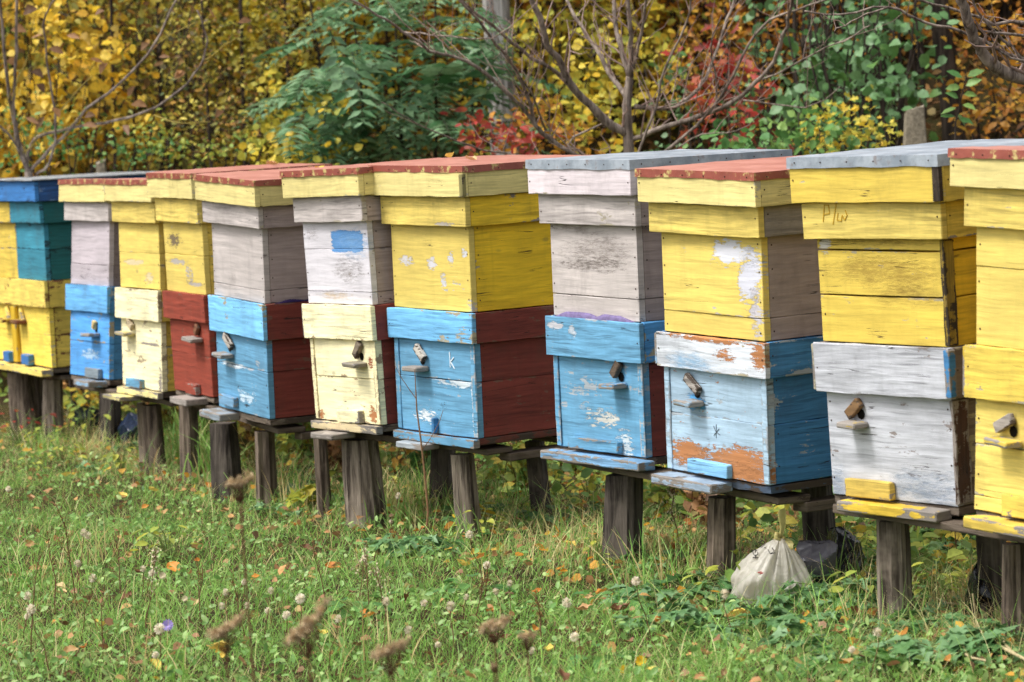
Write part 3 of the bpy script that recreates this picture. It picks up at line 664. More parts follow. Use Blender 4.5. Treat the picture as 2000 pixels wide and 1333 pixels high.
for hs_, lab, posts in STANDS:
    a, b = hs_[0], hs_[-1]
    c = hw_pt(a, 0, 0, 0); root = empty('hive_stand', (0, 0, 0)); tag(root, lab, 'hive stand', 'wooden stands under the beehives')
    xa = -.26 if a != 0 else -.74
    for yy in (-.15, .17):
        beam('plank', root, hw_pt(a, xa, yy, -.049), hw_pt(b, .21, yy, -.049), .10, .020, WEATHD)
    if a == 0: pass
    else:
        beam('crosspiece', root, hw_pt(a, -.2, -.1, -.073), hw_pt(a, -.2, .23, -.073), .06, .026, WEATHD)
    beam('crosspiece', root, hw_pt(b, .19, -.12, -.073), hw_pt(b, .19, .24, -.073), .06, .026, WEATHD)
    for (px, py, w, mi, hh) in posts:
        Yd = hw_pt(hh, 0, -.17 if mi != 1 or hh in (7, 4) else .19, 0).y
        for _ in range(8):                       # where this post's line of sight meets the front or back plank
            xs = at(px, 900, Yd).x; m_ = hive_matrix(hh); yl = .19 if (mi == 1 and hh not in (7, 4)) else -.17
            a0, a1 = m_ @ Vector((-.3, yl, 0)), m_ @ Vector((.3, yl, 0)); Yd = a0.y + (a1.y - a0.y) * max(-.4, min(1.4, (xs - a0.x) / (a1.x - a0.x)))
        p = at(px, py, Yd); p.z = gzf(p.x, p.y); zb = hw_pt(hh, 0, 0, -.072).z; wm = w * p.y / F_PX
        ln = random.uniform(-.022, .022); top = Vector((p.x + ln * .3, p.y, zb)); p = Vector((p.x - ln, p.y + random.uniform(-.02, .02), p.z))
        log('post', root, (p.x, p.y, p.z - .15), (top.x, top.y, zb), wm, POST[mi], square=(w < 20 or mi == 1))

# ================================================================== ground
def make_ground():
    xs = np.concatenate([-np.geomspace(160, 7, 14), np.linspace(-6, 6, 170), np.geomspace(7, 160, 14)])
    ys = np.concatenate([np.linspace(-20, 3, 8), np.linspace(3.5, 30, 330), np.geomspace(31, 260, 16)])
    X, Y = np.meshgrid(xs, ys); Z = gz(X, Y)
    n = len(xs); v = np.stack([X.ravel(), Y.ravel(), Z.ravel()], 1)
    idx = np.arange(len(v)).reshape(len(ys), n)
    q = np.stack([idx[:-1, :-1], idx[:-1, 1:], idx[1:, 1:], idx[1:, :-1]], -1).reshape(-1, 4)
    me = bpy.data.meshes.new('ground'); me.from_pydata(v.tolist(), [], q.tolist()); me.polygons.foreach_set('use_smooth', [True] * len(q))
    s = NT('soil_and_litter'); P = s.obj(); a = s.noise(P, 2.2, 5, .6); b = s.noise(P, 24, 6, .75); c = s.noise(P, 70, 4, .7)
    col = s.mix(s.ramp(a, .35, .65), rgb(58, 48, 34), rgb(62, 66, 34)); col = s.mix(s.ramp(b, .45, .62), col, rgb(96, 74, 48)); col = s.mix(s.ramp(c, .55, .68), col, rgb(30, 26, 20))
    s.l(col, s.b.inputs['Base Color']); s.b.inputs['Roughness'].default_value = .95; s.b.inputs['Specular IOR Level'].default_value = .1
    bp = s.n('Bump'); bp.inputs['Distance'].default_value = .03; s.l(b, bp.inputs['Height']); s.l(bp.outputs[0], s.b.inputs['Normal'])
    me.materials.append(s.m); o = link(bpy.data.objects.new('ground', me)); tag(o, 'dark soil slope under the grass and fallen leaves', 'ground', kind='structure')
make_ground()

# ------------------------------------------------------------------ leaf clouds (numpy)
def T(v, f): return np.array(v, float), f
LEAF = {
 'tri': T([(0, 0, 0), (.42, .27, .07), (.42, -.27, .07), (1, 0, -.06)], [(0, 2, 3), (0, 3, 1)]),
 'slim': T([(0, 0, 0), (.4, .17, .05), (.4, -.17, .05), (1, 0, -.08)], [(0, 2, 3), (0, 3, 1)]),
 'oval': T([(0, 0, 0), (.35, 0, -.02), (.7, 0, -.03), (1, 0, -.12), (.28, .26, .06), (.66, .24, .04), (.28, -.26, .06), (.66, -.24, .04)],
           [(0, 1, 4), (1, 2, 5, 4), (2, 3, 5), (0, 6, 1), (1, 6, 7, 2), (2, 7, 3)]),
 'round': T([(0, 0, 0), (.35, 0, -.03), (.7, 0, -.04), (1, 0, -.1), (.2, .36, .07), (.62, .36, .05), (.2, -.36, .07), (.62, -.36, .05)],
           [(0, 1, 4), (1, 2, 5, 4), (2, 3, 5), (0, 6, 1), (1, 6, 7, 2), (2, 7, 3)]),
 'lobed': T([(0, 0, 0), (.4, 0, -.02), (.12, .3, .04), (.32, .18, .02), (.5, .46, .07), (.6, .2, .02), (1, 0, -.1), (.6, -.2, .02), (.5, -.46, .07), (.32, -.18, .02), (.12, -.3, .04)],
           [(0, 1, 3, 2), (1, 5, 4, 3), (1, 6, 5), (1, 7, 6), (1, 9, 8, 7), (0, 10, 9, 1)]),
 'curl': T([(0, 0, 0), (.25, .2, .16), (.5, .24, .28), (.8, .14, .16), (1, 0, .0), (.8, -.2, .04), (.5, -.28, .02), (.25, -.2, .0), (.5, 0, -.05)],
           [(0, 8, 2, 1), (8, 4, 3, 2), (8, 6, 5, 4), (0, 7, 6, 8)]),
}
def norm(a): return a / np.maximum(np.linalg.norm(a, axis=-1, keepdims=True), 1e-9)
def leaf_object(name, pos, along, up, size, kind, tone, mats, parent=None, mi=None, width=1.0):
    tv, tf = LEAF[kind]; N = len(pos)
    a = norm(along); u = up - (up * a).sum(1, keepdims=True) * a; u = norm(u); w = np.cross(u, a)
    size = np.broadcast_to(np.asarray(size, float).reshape(-1, 1, 1), (N, 1, 1))
    k = len(tv); bend = rng.uniform(.3, 1.9, (N, 1, 1))
    V = pos[:, None] + size * (tv[None, :, 0:1] * a[:, None] + width * tv[None, :, 1:2] * w[:, None] + bend * tv[None, :, 2:3] * u[:, None])
    V = V.reshape(-1, 3)
    L = np.array([i for f in tf for i in f]); ln = np.array([len(f) for f in tf]); nl = len(L)
    loops = (np.arange(N)[:, None] * k + L[None]).ravel(); tot = np.tile(ln, N); st = np.concatenate([[0], np.cumsum(tot)[:-1]])
    me = bpy.data.meshes.new(name); me.vertices.add(len(V)); me.vertices.foreach_set('co', V.ravel().astype(np.float32))
    me.loops.add(len(loops)); me.loops.foreach_set('vertex_index', loops.astype(np.int32))
    me.polygons.add(len(tot)); me.polygons.foreach_set('loop_start', st.astype(np.int32)); me.polygons.foreach_set('loop_total', tot.astype(np.int32))
    if mi is not None: me.polygons.foreach_set('material_index', np.repeat(mi, len(tf)).astype(np.int32))
    at_ = me.attributes.new('tone', 'FLOAT', 'POINT'); at_.data.foreach_set('value', np.repeat(tone, k).astype(np.float32))
    for m in (mats if isinstance(mats, list) else [mats]): me.materials.append(m)
    me.update(calc_edges=True); me.validate()
    return link(bpy.data.objects.new(name, me), parent)
def rdir(n, zb=0.0, zs=1.0):
    v = rng.normal(size=(n, 3)); v[:, 2] = v[:, 2] * zs + zb; return norm(v)

LM = {
 'gold': leafmat('leaves_gold', [rgb(226, 168, 40), rgb(250, 210, 60), rgb(255, 222, 90), rgb(176, 150, 60), rgb(238, 184, 50), rgb(150, 160, 70)], .45),
 'yellow': leafmat('leaves_yellow', [rgb(240, 212, 70), rgb(250, 226, 90), rgb(176, 184, 80), rgb(244, 200, 60), rgb(130, 158, 80)], .45),
 'olive': leafmat('leaves_olive', [rgb(110, 112, 62), rgb(176, 172, 84), rgb(232, 212, 96), rgb(84, 104, 60), rgb(140, 100, 66), rgb(216, 166, 70), rgb(96, 80, 58)], .4),
 'ochre': leafmat('leaves_ochre', [rgb(214, 140, 50), rgb(238, 172, 58), rgb(184, 110, 56), rgb(246, 200, 80), rgb(150, 116, 66), rgb(226, 156, 60)], .45),
 'brown': leafmat('leaves_brown', [rgb(140, 104, 74), rgb(184, 136, 88), rgb(110, 84, 64), rgb(206, 156, 96), rgb(160, 146, 88)], .25, spots=1),
 'bluegreen': leafmat('leaves_bluegreen', [rgb(62, 104, 66), rgb(92, 136, 92), rgb(142, 174, 132), rgb(62, 108, 62), rgb(150, 180, 150)], .3, .4),
 'green': leafmat('leaves_green', [rgb(70, 112, 54), rgb(104, 150, 76), rgb(84, 134, 72), rgb(146, 180, 96), rgb(60, 98, 52)], .35, .45),
 'midgreen': leafmat('leaves_midgreen', [rgb(92, 132, 62), rgb(150, 176, 82), rgb(206, 204, 84), rgb(76, 116, 60), rgb(232, 200, 78)], .4),
 'cover': leafmat('leaves_cover', [rgb(104, 148, 72), rgb(150, 188, 104), rgb(124, 168, 92), rgb(182, 206, 128), rgb(92, 132, 70)], .35, .45),
 'weed': leafmat('leaves_weed', [rgb(66, 104, 58), rgb(98, 140, 84), rgb(124, 158, 112), rgb(78, 122, 62), rgb(120, 156, 84)], .25, .45),
 'red': leafmat('leaves_red', [rgb(160, 52, 48), rgb(190, 66, 56), rgb(126, 56, 52), rgb(206, 104, 70), rgb(112, 70, 58)], .4),
}
BARK = barkmat('bark_brown', rgb(150, 136, 124), rgb(90, 78, 70)); BARKD = barkmat('bark_dark', rgb(74, 64, 56), rgb(36, 30, 26)); BARKR = plain('twig_reddish', rgb(160, 134, 122), .6, .4, 0, .35, 60, 0)
BIRCH = barkmat('bark_pale', rgb(176, 172, 168), rgb(110, 106, 102)); TWIGY = plain('twig_yellow', rgb(160, 140, 62), .6, .3, 0, .35, 60, 0)

def shrub(name, label, cat, group, x, y, hgt, rad, kind, mat, nclump, per, size, spread=.12, bark=BARKD, low=.15, width=1.0, stemn=7, stemr=.012, shape=1.0):
    """stems that fork into twigs, each ending in a loose clump of leaves"""
    z0 = gzf(x, y); root = empty(name, (x, y, z0)); tag(root, label, cat, group)
    mb = MB(); cl = []
    stems = []
    for i in range(stemn):
        a = rng.uniform(0, 6.283); r = rad * rng.uniform(.15, .8); h = hgt * rng.uniform(.75, 1.0)
        pts = []
        for k in range(7):
            t = k / 6; pts.append(Vector((math.cos(a) * r * t ** 1.3 + rng.normal() * .03 * t, math.sin(a) * r * t ** 1.3 + rng.normal() * .03 * t, h * t - .05)))
        mb.tube(pts, [stemr * (1 - .8 * k / 6) for k in range(7)], 5, 0); stems.append(pts)
    for c in range(nclump):
        st = stems[rng.integers(stemn)]; k = rng.integers(1, 7); b = st[k]
        t = rng.uniform(low, 1); env = math.sin(min(1, t * 1.05) * math.pi * .85 + .3) ** .6 if t < .97 else .3
        a = rng.uniform(0, 6.283); rr = rad * env * math.sqrt(rng.uniform(.05, 1)); e = Vector((math.cos(a) * rr, math.sin(a) * rr, hgt * t))
        b = min((p for s_ in stems for p in s_ if p.z < e.z + .05), key=lambda p: (p - e).length, default=b)
        m = (b + e) / 2 + Vector(rng.normal(size=3) * .04)
        mb.tube([b, m, e], [stemr * .35, stemr * .25, .0012], 4, 0, cap=False); cl.append((b, m, e))
    mb.build('trunk', bark, root)
    B, M_, E_ = (np.array([np.array(c[i]) for c in cl]) for i in range(3))
    ci = np.repeat(np.arange(nclump), per); n = len(ci); t = rng.uniform(.25, 1.05, (n, 1))
    pos = np.where(t < .5, B[ci] + (M_[ci] - B[ci]) * t * 2, M_[ci] + (E_[ci] - M_[ci]) * (t * 2 - 1)) + rng.normal(size=(n, 3)) * spread * np.array([1, 1, .7])
    tone = np.clip(rng.uniform(0, 1, nclump)[ci] * .45 + rng.uniform(0, .55, n), 0, 1)
    leaf_object('crown', pos, rdir(n, -.35, .6), rdir(n, 1.0, .5), size * rng.uniform(.6, 1.25, n), kind, tone, mat, root, width=width)
    return root
def copy_tree(o, parent=None):
    c = o.copy(); C.objects.link(c); c.parent = parent
    for ch in list(o.children): copy_tree(ch, c)
    return c

# prototypes of the wood's undergrowth; each row of SPOTS is (pixel x, distance, prototype, scale)
def ray_x(px, Y): return at(px, 200, Y).x
PRO = {
 'gold': lambda x, y: shrub('yellow_shrub', 'tall shrub full of golden yellow leaves in the wood behind the hives', 'shrub', 'golden shrubs at the edge of the wood', x, y, 2.5, .75, 'round', LM['gold'], 90, 26, .062, .10),
 'midgold': lambda x, y: shrub('yellow_shrub', 'loose shrub with gold, olive and green leaves mixed, behind the left hives', 'shrub', 'mixed gold and green shrubs in the wood', x, y, 2.4, .75, 'oval', LM['olive'], 70, 20, .055, .12),
 'yellow': lambda x, y: shrub('yellow_shrub', 'shrub with large lemon yellow and green leaves behind the hives', 'shrub', 'lemon yellow shrubs in the wood', x, y, 2.4, .7, 'round', LM['yellow'], 90, 24, .056, .11),
 'olive': lambda x, y: shrub('olive_shrub', 'thin shrub with small olive and brownish leaves behind the hives', 'shrub', 'olive shrubs in the wood', x, y, 2.4, .8, 'oval', LM['olive'], 110, 24, .036, .12),
 'ochre': lambda x, y: shrub('ochre_shrub', 'tall shrub with rusty orange leaves in the wood behind the hives', 'shrub', 'rusty orange shrubs in the wood', x, y, 2.6, .75, 'oval', LM['ochre'], 100, 26, .055, .11),
 'brown': lambda x, y: shrub('brown_shrub', 'bushy undergrowth with brown withered leaves deep in the wood', 'shrub', 'brown undergrowth deep in the wood', x, y, 3.4, 1.3, 'oval', LM['brown'], 150, 30, .06, .16),
 'darkgreen': lambda x, y: shrub('green_shrub', 'dense green bush standing deep in the wood', 'shrub', 'green bushes deep in the wood', x, y, 3.0, 1.1, 'oval', LM['midgreen'], 140, 30, .055, .15),
 'lobed': lambda x, y: shrub('green_shrub', 'upright shrub with broad dark green leaves behind the grey metal roofs', 'shrub', 'broad leaved green shrubs behind the right hives', x, y, 1.75, .34, 'round', LM['weed'], 24, 11, .06, .07, low=.1),
}
SPOTS = [
 (40, 17.5, 'gold', 1.1), (130, 18.2, 'midgold', 1.0), (215, 17.3, 'midgold', 1.0), (300, 19.0, 'olive', 1.1), (90, 19.6, 'darkgreen', .8), (180, 20.5, 'yellow', 1.1), (380, 20.2, 'yellow', 1.0), (-60, 18.5, 'gold', 1.1),
 (330, 18.2, 'olive', 1.0), (420, 18.8, 'olive', 1.05), (480, 19.5, 'olive', 1.0), (540, 18.6, 'yellow', .9), (600, 20.0, 'olive', 1.1), (520, 21.5, 'yellow', 1.2), (640, 18.5, 'yellow', 1.05), (440, 22.5, 'yellow', 1.3),
 (700, 20.5, 'yellow', 1.1), (780, 19.5, 'olive', 1.1), (860, 21.0, 'yellow', 1.2), (930, 19.0, 'ochre', .8), (1010, 20.5, 'yellow', 1.2), (1070, 17.6, 'yellow', 1.0), (1150, 18.4, 'yellow', 1.05), (1230, 17.4, 'yellow', 1.0), (1290, 19.5, 'gold', 1.1), (1110, 21.5, 'darkgreen', 1.0), (1190, 20.4, 'gold', 1.1),
 (1350, 17.6, 'ochre', 1.0), (1430, 18.6, 'ochre', 1.05), (1330, 20.5, 'yellow', 1.1), (1500, 17.4, 'ochre', 1.0), (1570, 18.4, 'ochre', 1.1), (1640, 17.3, 'ochre', 1.0), (1720, 18.2, 'ochre', 1.05), (1790, 17.2, 'ochre', 1.0), (1860, 18.4, 'gold', 1.0), (1930, 17.2, 'ochre', 1.0), (2000, 18.5, 'ochre', 1.1), (2070, 17.0, 'ochre', 1.0),
 (1480, 20.5, 'gold', 1.1), (1620, 20.4, 'yellow', 1.1), (1760, 20.6, 'gold', 1.1), (1900, 20.8, 'ochre', 1.2), (2040, 21, 'gold', 1.1),
 (1575, 15.0, 'lobed', 1.0), (1650, 14.6, 'lobed', 1.0), (1745, 15.0, 'lobed', 1.05), (1700, 15.6, 'lobed', 1.1), (1500, 15.4, 'lobed', .75), (1340, 15.2, 'lobed', .7), (1610, 15.8, 'lobed', 1.15),
]
for i in range(17):
    SPOTS.append((-150 + i * 140 + (i * 53) % 40, 22.5 + (i * 37 % 10) * .25, ['brown', 'darkgreen', 'olive', 'brown', 'yellow'][i % 5], 1.25))
for i in range(14):
    SPOTS.append((-150 + i * 170 + (i * 31) % 60, 25.5 + (i * 23 % 10) * .3, ['brown', 'ochre', 'darkgreen'][i % 3], 1.6))
for i in range(9):
    SPOTS.append((-240 - i * 130, 17.5 + (i * 29 % 10) * .3, ['gold', 'yellow', 'olive'][i % 3], 1.15)); SPOTS.append((-300 - i * 200, 21.5 + (i * 17 % 10) * .3, ['brown', 'darkgreen'][i % 2], 1.4)); SPOTS.append((2150 + i * 130, 16.5 + (i * 29 % 10) * .3, ['ochre', 'gold', 'yellow'][i % 3], 1.15))
proto = {}
for (px, Y, k, sc) in SPOTS:
    x = ray_x(px, Y)
    if k not in proto: r = proto[k] = PRO[k](x, Y)
    else: r = copy_tree(proto[k]); r.location = (x, Y, gzf(x, Y))
    r.scale = (sc, sc, sc); r.rotation_euler = (0, 0, rng.uniform(0, 6.28))

# the big blue-green tree with feathery compound leaves left of the centre
def feather_tree():
    Y = 15.6; x = ray_x(800, Y); z0 = gzf(x, Y); root = empty('feathery_green_tree', (x, Y, z0)); tag(root, 'dark blue-green sapling with feathery compound leaves behind the yellow hives', 'tree')
    mb = MB(); pos = []; al = []; up = []; sz = []; tone = []
    for i in range(220):
        px, py = rng.uniform(560, 985), rng.uniform(-60, 335)
        e = ((px - 790) / 225) ** 2 + ((py - 190) / 230) ** 2
        if e > 1.0 or (py < 70 and px < 640) or (px > 900 and py > 250 and rng.random() < .7): continue
        p = at(px, py, Y + rng.uniform(-.55, .55)) - Vector((x, Y, z0))
        if p.z < .05: continue
        L = rng.uniform(.24, .38); a = Vector((rng.normal() * .9, rng.normal() * .6 - .3, rng.uniform(-.35, .25))).normalized(); t0 = rng.uniform(0, 1)
        side = a.cross(Vector((0, 0, 1))).normalized(); upv = side.cross(a).normalized()
        pts = [p + a * (L * k / 4) - Vector((0, 0, 1)) * (L * .35 * (k / 4) ** 2) for k in range(5)]
        mb.tube(pts, [.002, .0018, .0015, .001, .0006], 3, 0, cap=False)
        np_ = 8
        for k in range(1, np_ + 1):
            f = k / np_ * 4; i0 = min(3, int(f)); q = pts[i0].lerp(pts[i0 + 1], f - i0)
            for sgn in (-1, 1):
                d = (side * sgn + a * .45 - Vector((0, 0, .18))).normalized()
                pos.append(q); al.append(d); up.append(upv + Vector(rng.normal(size=3) * .15)); sz.append(L * .30 * math.sin(.5 + 2.2 * k / np_) + .015); tone.append(min(1, max(0, t0 * .6 + rng.uniform(0, .4))))
    for i in range(5):
        tx = at(600 + i * 85, 60, Y).x - x
        mb.tube([(rng.normal() * .05, 0, 0), (tx * .4, 0, .6), (tx * .8, .1, 1.2), (tx, 0, 2.1)], [.016, .012, .008, .003], 6, 0)
    mb.build('trunk', BARKD, root)
    leaf_object('crown', np.array([list(v) for v in pos]), np.array([list(v) for v in al]), np.array([list(v) for v in up]), np.array(sz), 'slim', np.array(tone), LM['bluegreen'], root, width=1.15)
feather_tree()
def patch_shrub(name, label, cat, blobs, n, kind, mat, size, stems=4, group=None, Yv=.25, width=1., bark=BARKD, spread=.045):
    """shrub whose foliage hangs in the listed blobs (pixel x, y, radius x, radius y, distance)"""
    px, py, _, _, Y = blobs[0]; bx = ray_x(px, Y); z0 = gzf(bx, Y); root = empty(name, (bx, Y, z0)); tag(root, label, cat, group)
    o = Vector((bx, Y, z0)); mb = MB(); P = []; tn = []
    for (px, py, rx, ry, Y_) in blobs:
        c = at(px, py, Y_) - o; k = max(2, stems)
        m = Vector((c.x * .4 + rng.normal() * .05, c.y * .5, max(.05, c.z * .5)))
        mb.tube([(rng.normal() * .03, rng.normal() * .03, -.05), m, c], [.009, .006, .002], 5, 0)
        w = max(1, int(n * rx * ry / sum(b[2] * b[3] for b in blobs)))
        j = 0
        while j < w:
            a_, b_ = rng.uniform(-1, 1, 2)
            if a_ * a_ + b_ * b_ > 1: continue
            q = at(px + a_ * rx, py + b_ * ry, Y_ + rng.uniform(-Yv, Yv)) - o; t0 = rng.uniform(0, .6)
            if rng.random() < .3: mb.tube([c.lerp(q, .2), (c + q) / 2 + Vector(rng.normal(size=3) * .02), q], [.003, .002, .001], 3, 0, cap=False)
            for _ in range(5): P.append(q + Vector(rng.normal(size=3) * spread)); tn.append(min(1, t0 + rng.uniform(0, .4))); j += 1
    mb.build('trunk', bark, root); N = len(P)
    leaf_object('crown', np.array([list(v) for v in P]), rdir(N, -.3, .5), rdir(N, .9, .5) + np.array([0, -.4, 0]), size * rng.uniform(.6, 1.2, N), kind, np.array(tn), mat, root, width=width)
    return root
patch_shrub('red_leaved_shrub', 'shrub with crimson red leaves behind the bare tree', 'shrub', [(1440, 215, 60, 90, 14.6), (1370, 140, 36, 60, 14.7), (1470, 140, 36, 30, 14.4), (1505, 250, 42, 30, 14.3), (1360, 255, 34, 30, 14.5), (1420, 60, 18, 14, 14.8)], 170, 'lobed', LM['red'], .07, width=.8)
patch_shrub('low_red_bush', 'small bush with dark red and brown leaves behind the red roof', 'shrub', [(960, 262, 60, 45, 14.4), (1010, 290, 50, 20, 14.2), (925, 240, 18, 12, 14.2)], 120, 'oval', LM['red'], .055, width=.8)
patch_shrub('low_ochre_bush', 'low rust brown bush beside the grey tree trunk', 'shrub', [(985, 270, 70, 40, 15.0), (1050, 250, 50, 60, 15.2), (1130, 270, 70, 34, 15.0)], 340, 'oval', LM['ochre'], .045)
patch_shrub('yellow_bush', 'small bright lemon yellow bush behind the grey metal roof', 'shrub', [(1640, 250, 62, 42, 13.9), (1600, 285, 70, 18, 13.7), (1700, 262, 40, 22, 13.9)], 300, 'lobed', LM['yellow'], .038)
patch_shrub('low_green_bush', 'low bush with rounded green leaves between red and yellow bushes', 'shrub', [(1600, 265, 45, 35, 13.6), (1490, 280, 60, 28, 13.6), (1560, 230, 30, 22, 13.8), (1420, 285, 40, 20, 13.7)], 190, 'round', LM['green'], .05)
patch_shrub('dark_green_shrub', 'dark green large leaved shrub beneath the bare branches at the right', 'shrub', [(1690, 130, 66, 55, 14.6), (1600, 150, 46, 60, 14.8), (1780, 150, 60, 45, 14.6), (1560, 180, 50, 30, 14.4), (1740, 190, 60, 40, 14.4), (1690, 30, 60, 35, 14.8), (1800, 60, 36, 30, 14.8)], 250, 'oval', LM['weed'], .06, width=1.5)
patch_shrub('yellow_young_tree', 'young tree with big golden leaves behind the bare branches', 'tree', [(1150, 120, 60, 90, 15.4), (1050, 70, 50, 60, 15.6), (1260, 130, 70, 90, 15.6), (1180, 230, 90, 50, 15.2), (1090, 170, 50, 60, 15.4)], 380, 'round', LM['yellow'], .05)
patch_shrub('golden_young_tree', 'young tree with thick orange gold leaves behind the left roofs', 'tree', [(60, 120, 70, 120, 16.4), (170, 150, 60, 110, 16.6), (120, 60, 60, 60, 16.4), (250, 180, 60, 70, 16.8), (210, 90, 50, 60, 16.6), (290, 235, 60, 30, 16.4), (40, 260, 60, 50, 16.2)], 380, 'round', LM['gold'], .058)
patch_shrub('low_green_bush', 'low pale green bush above the blue lid at the left', 'shrub', [(130, 270, 50, 40, 15.8), (60, 300, 60, 20, 15.8), (300, 300, 60, 18, 15.9), (230, 290, 50, 22, 15.6), (40, 250, 40, 30, 15.8)], 300, 'oval', LM['green'], .036)
patch_shrub('small_yellow_bush', 'small yellow bush between the left roofs and the feathery green tree', 'shrub', [(530, 190, 24, 60, 16.2), (560, 270, 50, 40, 15.8), (520, 300, 50, 20, 15.4), (620, 300, 70, 16, 15.0), (640, 200, 30, 22, 15.2)], 260, 'round', LM['yellow'], .048)

patch_shrub('rusty_young_tree', 'young tree thick with rusty orange leaves at the top right', 'tree', [(1930, 120, 80, 130, 15.6), (1850, 60, 60, 80, 15.8), (2010, 60, 60, 90, 15.4), (1960, 230, 80, 40, 15.2), (1760, 40, 60, 70, 16.4), (2080, 180, 60, 100, 15.4)], 900, 'oval', LM['ochre'], .05)
patch_shrub('rusty_young_tree', 'young tree with orange brown leaves above the red shrub', 'tree', [(1400, 60, 80, 80, 16.2), (1500, 120, 70, 90, 16.4), (1340, 150, 50, 90, 16.4), (1560, 60, 60, 70, 16.4), (1450, 200, 80, 50, 15.9), (1640, 60, 50, 90, 16.5)], 800, 'oval', LM['ochre'], .046)
patch_shrub('olive_young_tree', 'fine leaved olive and yellow shrub right of the golden tree', 'shrub', [(360, 90, 60, 110, 16.6), (450, 130, 70, 110, 16.8), (530, 80, 60, 100, 16.8), (400, 240, 90, 60, 16.2), (500, 230, 60, 60, 16.4), (600, 60, 60, 70, 16.9)], 1500, 'oval', LM['olive'], .034)
patch_shrub('low_green_bush', 'low mixed green bush along the bank above the left red roofs', 'shrub', [(330, 280, 60, 22, 15.9), (420, 290, 60, 18, 15.9), (500, 270, 40, 22, 16.0), (280, 250, 30, 26, 16.0)], 260, 'oval', LM['midgreen'], .034)
# young green sapling with single opposite leaves near the right edge
def sapling():
    Y = 12.6; b = at(1868, 330, Y); z0 = gzf(b.x, Y); root = empty('green_sapling', (b.x, Y, z0)); tag(root, 'thin young sapling with single bright green leaves beside the stone', 'sapling'); o = Vector((b.x, Y, z0))
    mb = MB(); pts = [at(1860, 330, Y) - o, at(1866, 240, Y) - o, at(1878, 190, Y) - o, at(1888, 145, Y) - o]; pts[0].z = -.05; mb.tube([pts[0], Vector((pts[0].x, 0, pts[1].z * .5))] + pts[1:], [.006, .005, .004, .003, .002], 5)
    mb.build('trunk', BARKD, root); P = []; A = []
    for (px, py, dx, dy) in [(1872, 235, 30, 8), (1866, 228, -28, -4), (1868, 210, -28, 14), (1880, 205, 26, 12), (1872, 192, -24, -18), (1882, 185, 26, 2), (1876, 170, -22, 2), (1886, 168, 22, -14), (1880, 152, -14, -10), (1890, 150, 14, -8), (1868, 222, 14, 26)]:
        P.append(list(at(px, py, Y) - o)); A.append([dx, rng.uniform(-8, 2), -dy * .7])
    n = len(P); leaf_object('crown', np.array(P), np.array(A), np.tile([0, -.6, .8], (n, 1)) + rng.normal(size=(n, 3)) * .2, rng.uniform(.055, .075, n), 'oval', rng.uniform(.3, .9, n), LM['green'], root)
sapling()

# ------------------------------------------------------------------ hand-placed bare trees
def limb(mb, px_pts, Y0, Y1, r0, r1, o, twigs=0, tw=.22, mat=0, tmat=1, n=7, tips=None, subdiv=3):
    P = [at(a, b, Y0 + (Y1 - Y0) * i / max(1, len(px_pts) - 1)) - o for i, (a, b) in enumerate(px_pts)]
    Q = []
    for i in range(len(P) - 1):
        p0, p1, p2, p3 = P[max(0, i - 1)], P[i], P[i + 1], P[min(len(P) - 1, i + 2)]
        for k in range(subdiv):
            t = k / subdiv
            Q.append(.5 * ((2 * p1) + (p2 - p0) * t + (2 * p0 - 5 * p1 + 4 * p2 - p3) * t * t + (3 * p1 - p0 - 3 * p2 + p3) * t ** 3) + Vector(rng.normal(size=3) * .0025))
    Q.append(P[-1]); m = len(Q)
    mb.tube(Q, [(r0 + (r1 - r0) * (i / (m - 1)) ** .8) * rng.uniform(.93, 1.07) for i in range(m)], n, mat)
    for k in range(twigs):
        i = rng.integers(1, m - 1); b = Q[i]; d = (Q[min(m - 1, i + 1)] - Q[i - 1]).normalized()
        side = Vector(rng.normal(size=3)); side.z = abs(side.z) * .8 + .2; d2 = (d * .6 + side.normalized()).normalized(); L = tw * rng.uniform(.35, 1.1)
        pts = [b + d2 * (L * t) + Vector(rng.normal(size=3) * .012 * t) + Vector((0, 0, .12 * L * t * t)) for t in (0, .3, .55, .8, 1)]
        rr = max(.0016, (r0 + (r1 - r0) * i / m) * .32); mb.tube(pts, [rr, rr * .85, rr * .7, rr * .5, rr * .3], 4, tmat, cap=False)
        if tips is not None: tips.append(pts[-1])
        if rng.random() < .6:
            d3 = (d2 + Vector(rng.normal(size=3) * .7)).normalized(); mb.tube([pts[2], pts[2] + d3 * L * .3, pts[2] + d3 * L * .5 + Vector((0, 0, .02))], [rr * .6, rr * .4, rr * .25], 4, tmat, cap=False)
    return Q
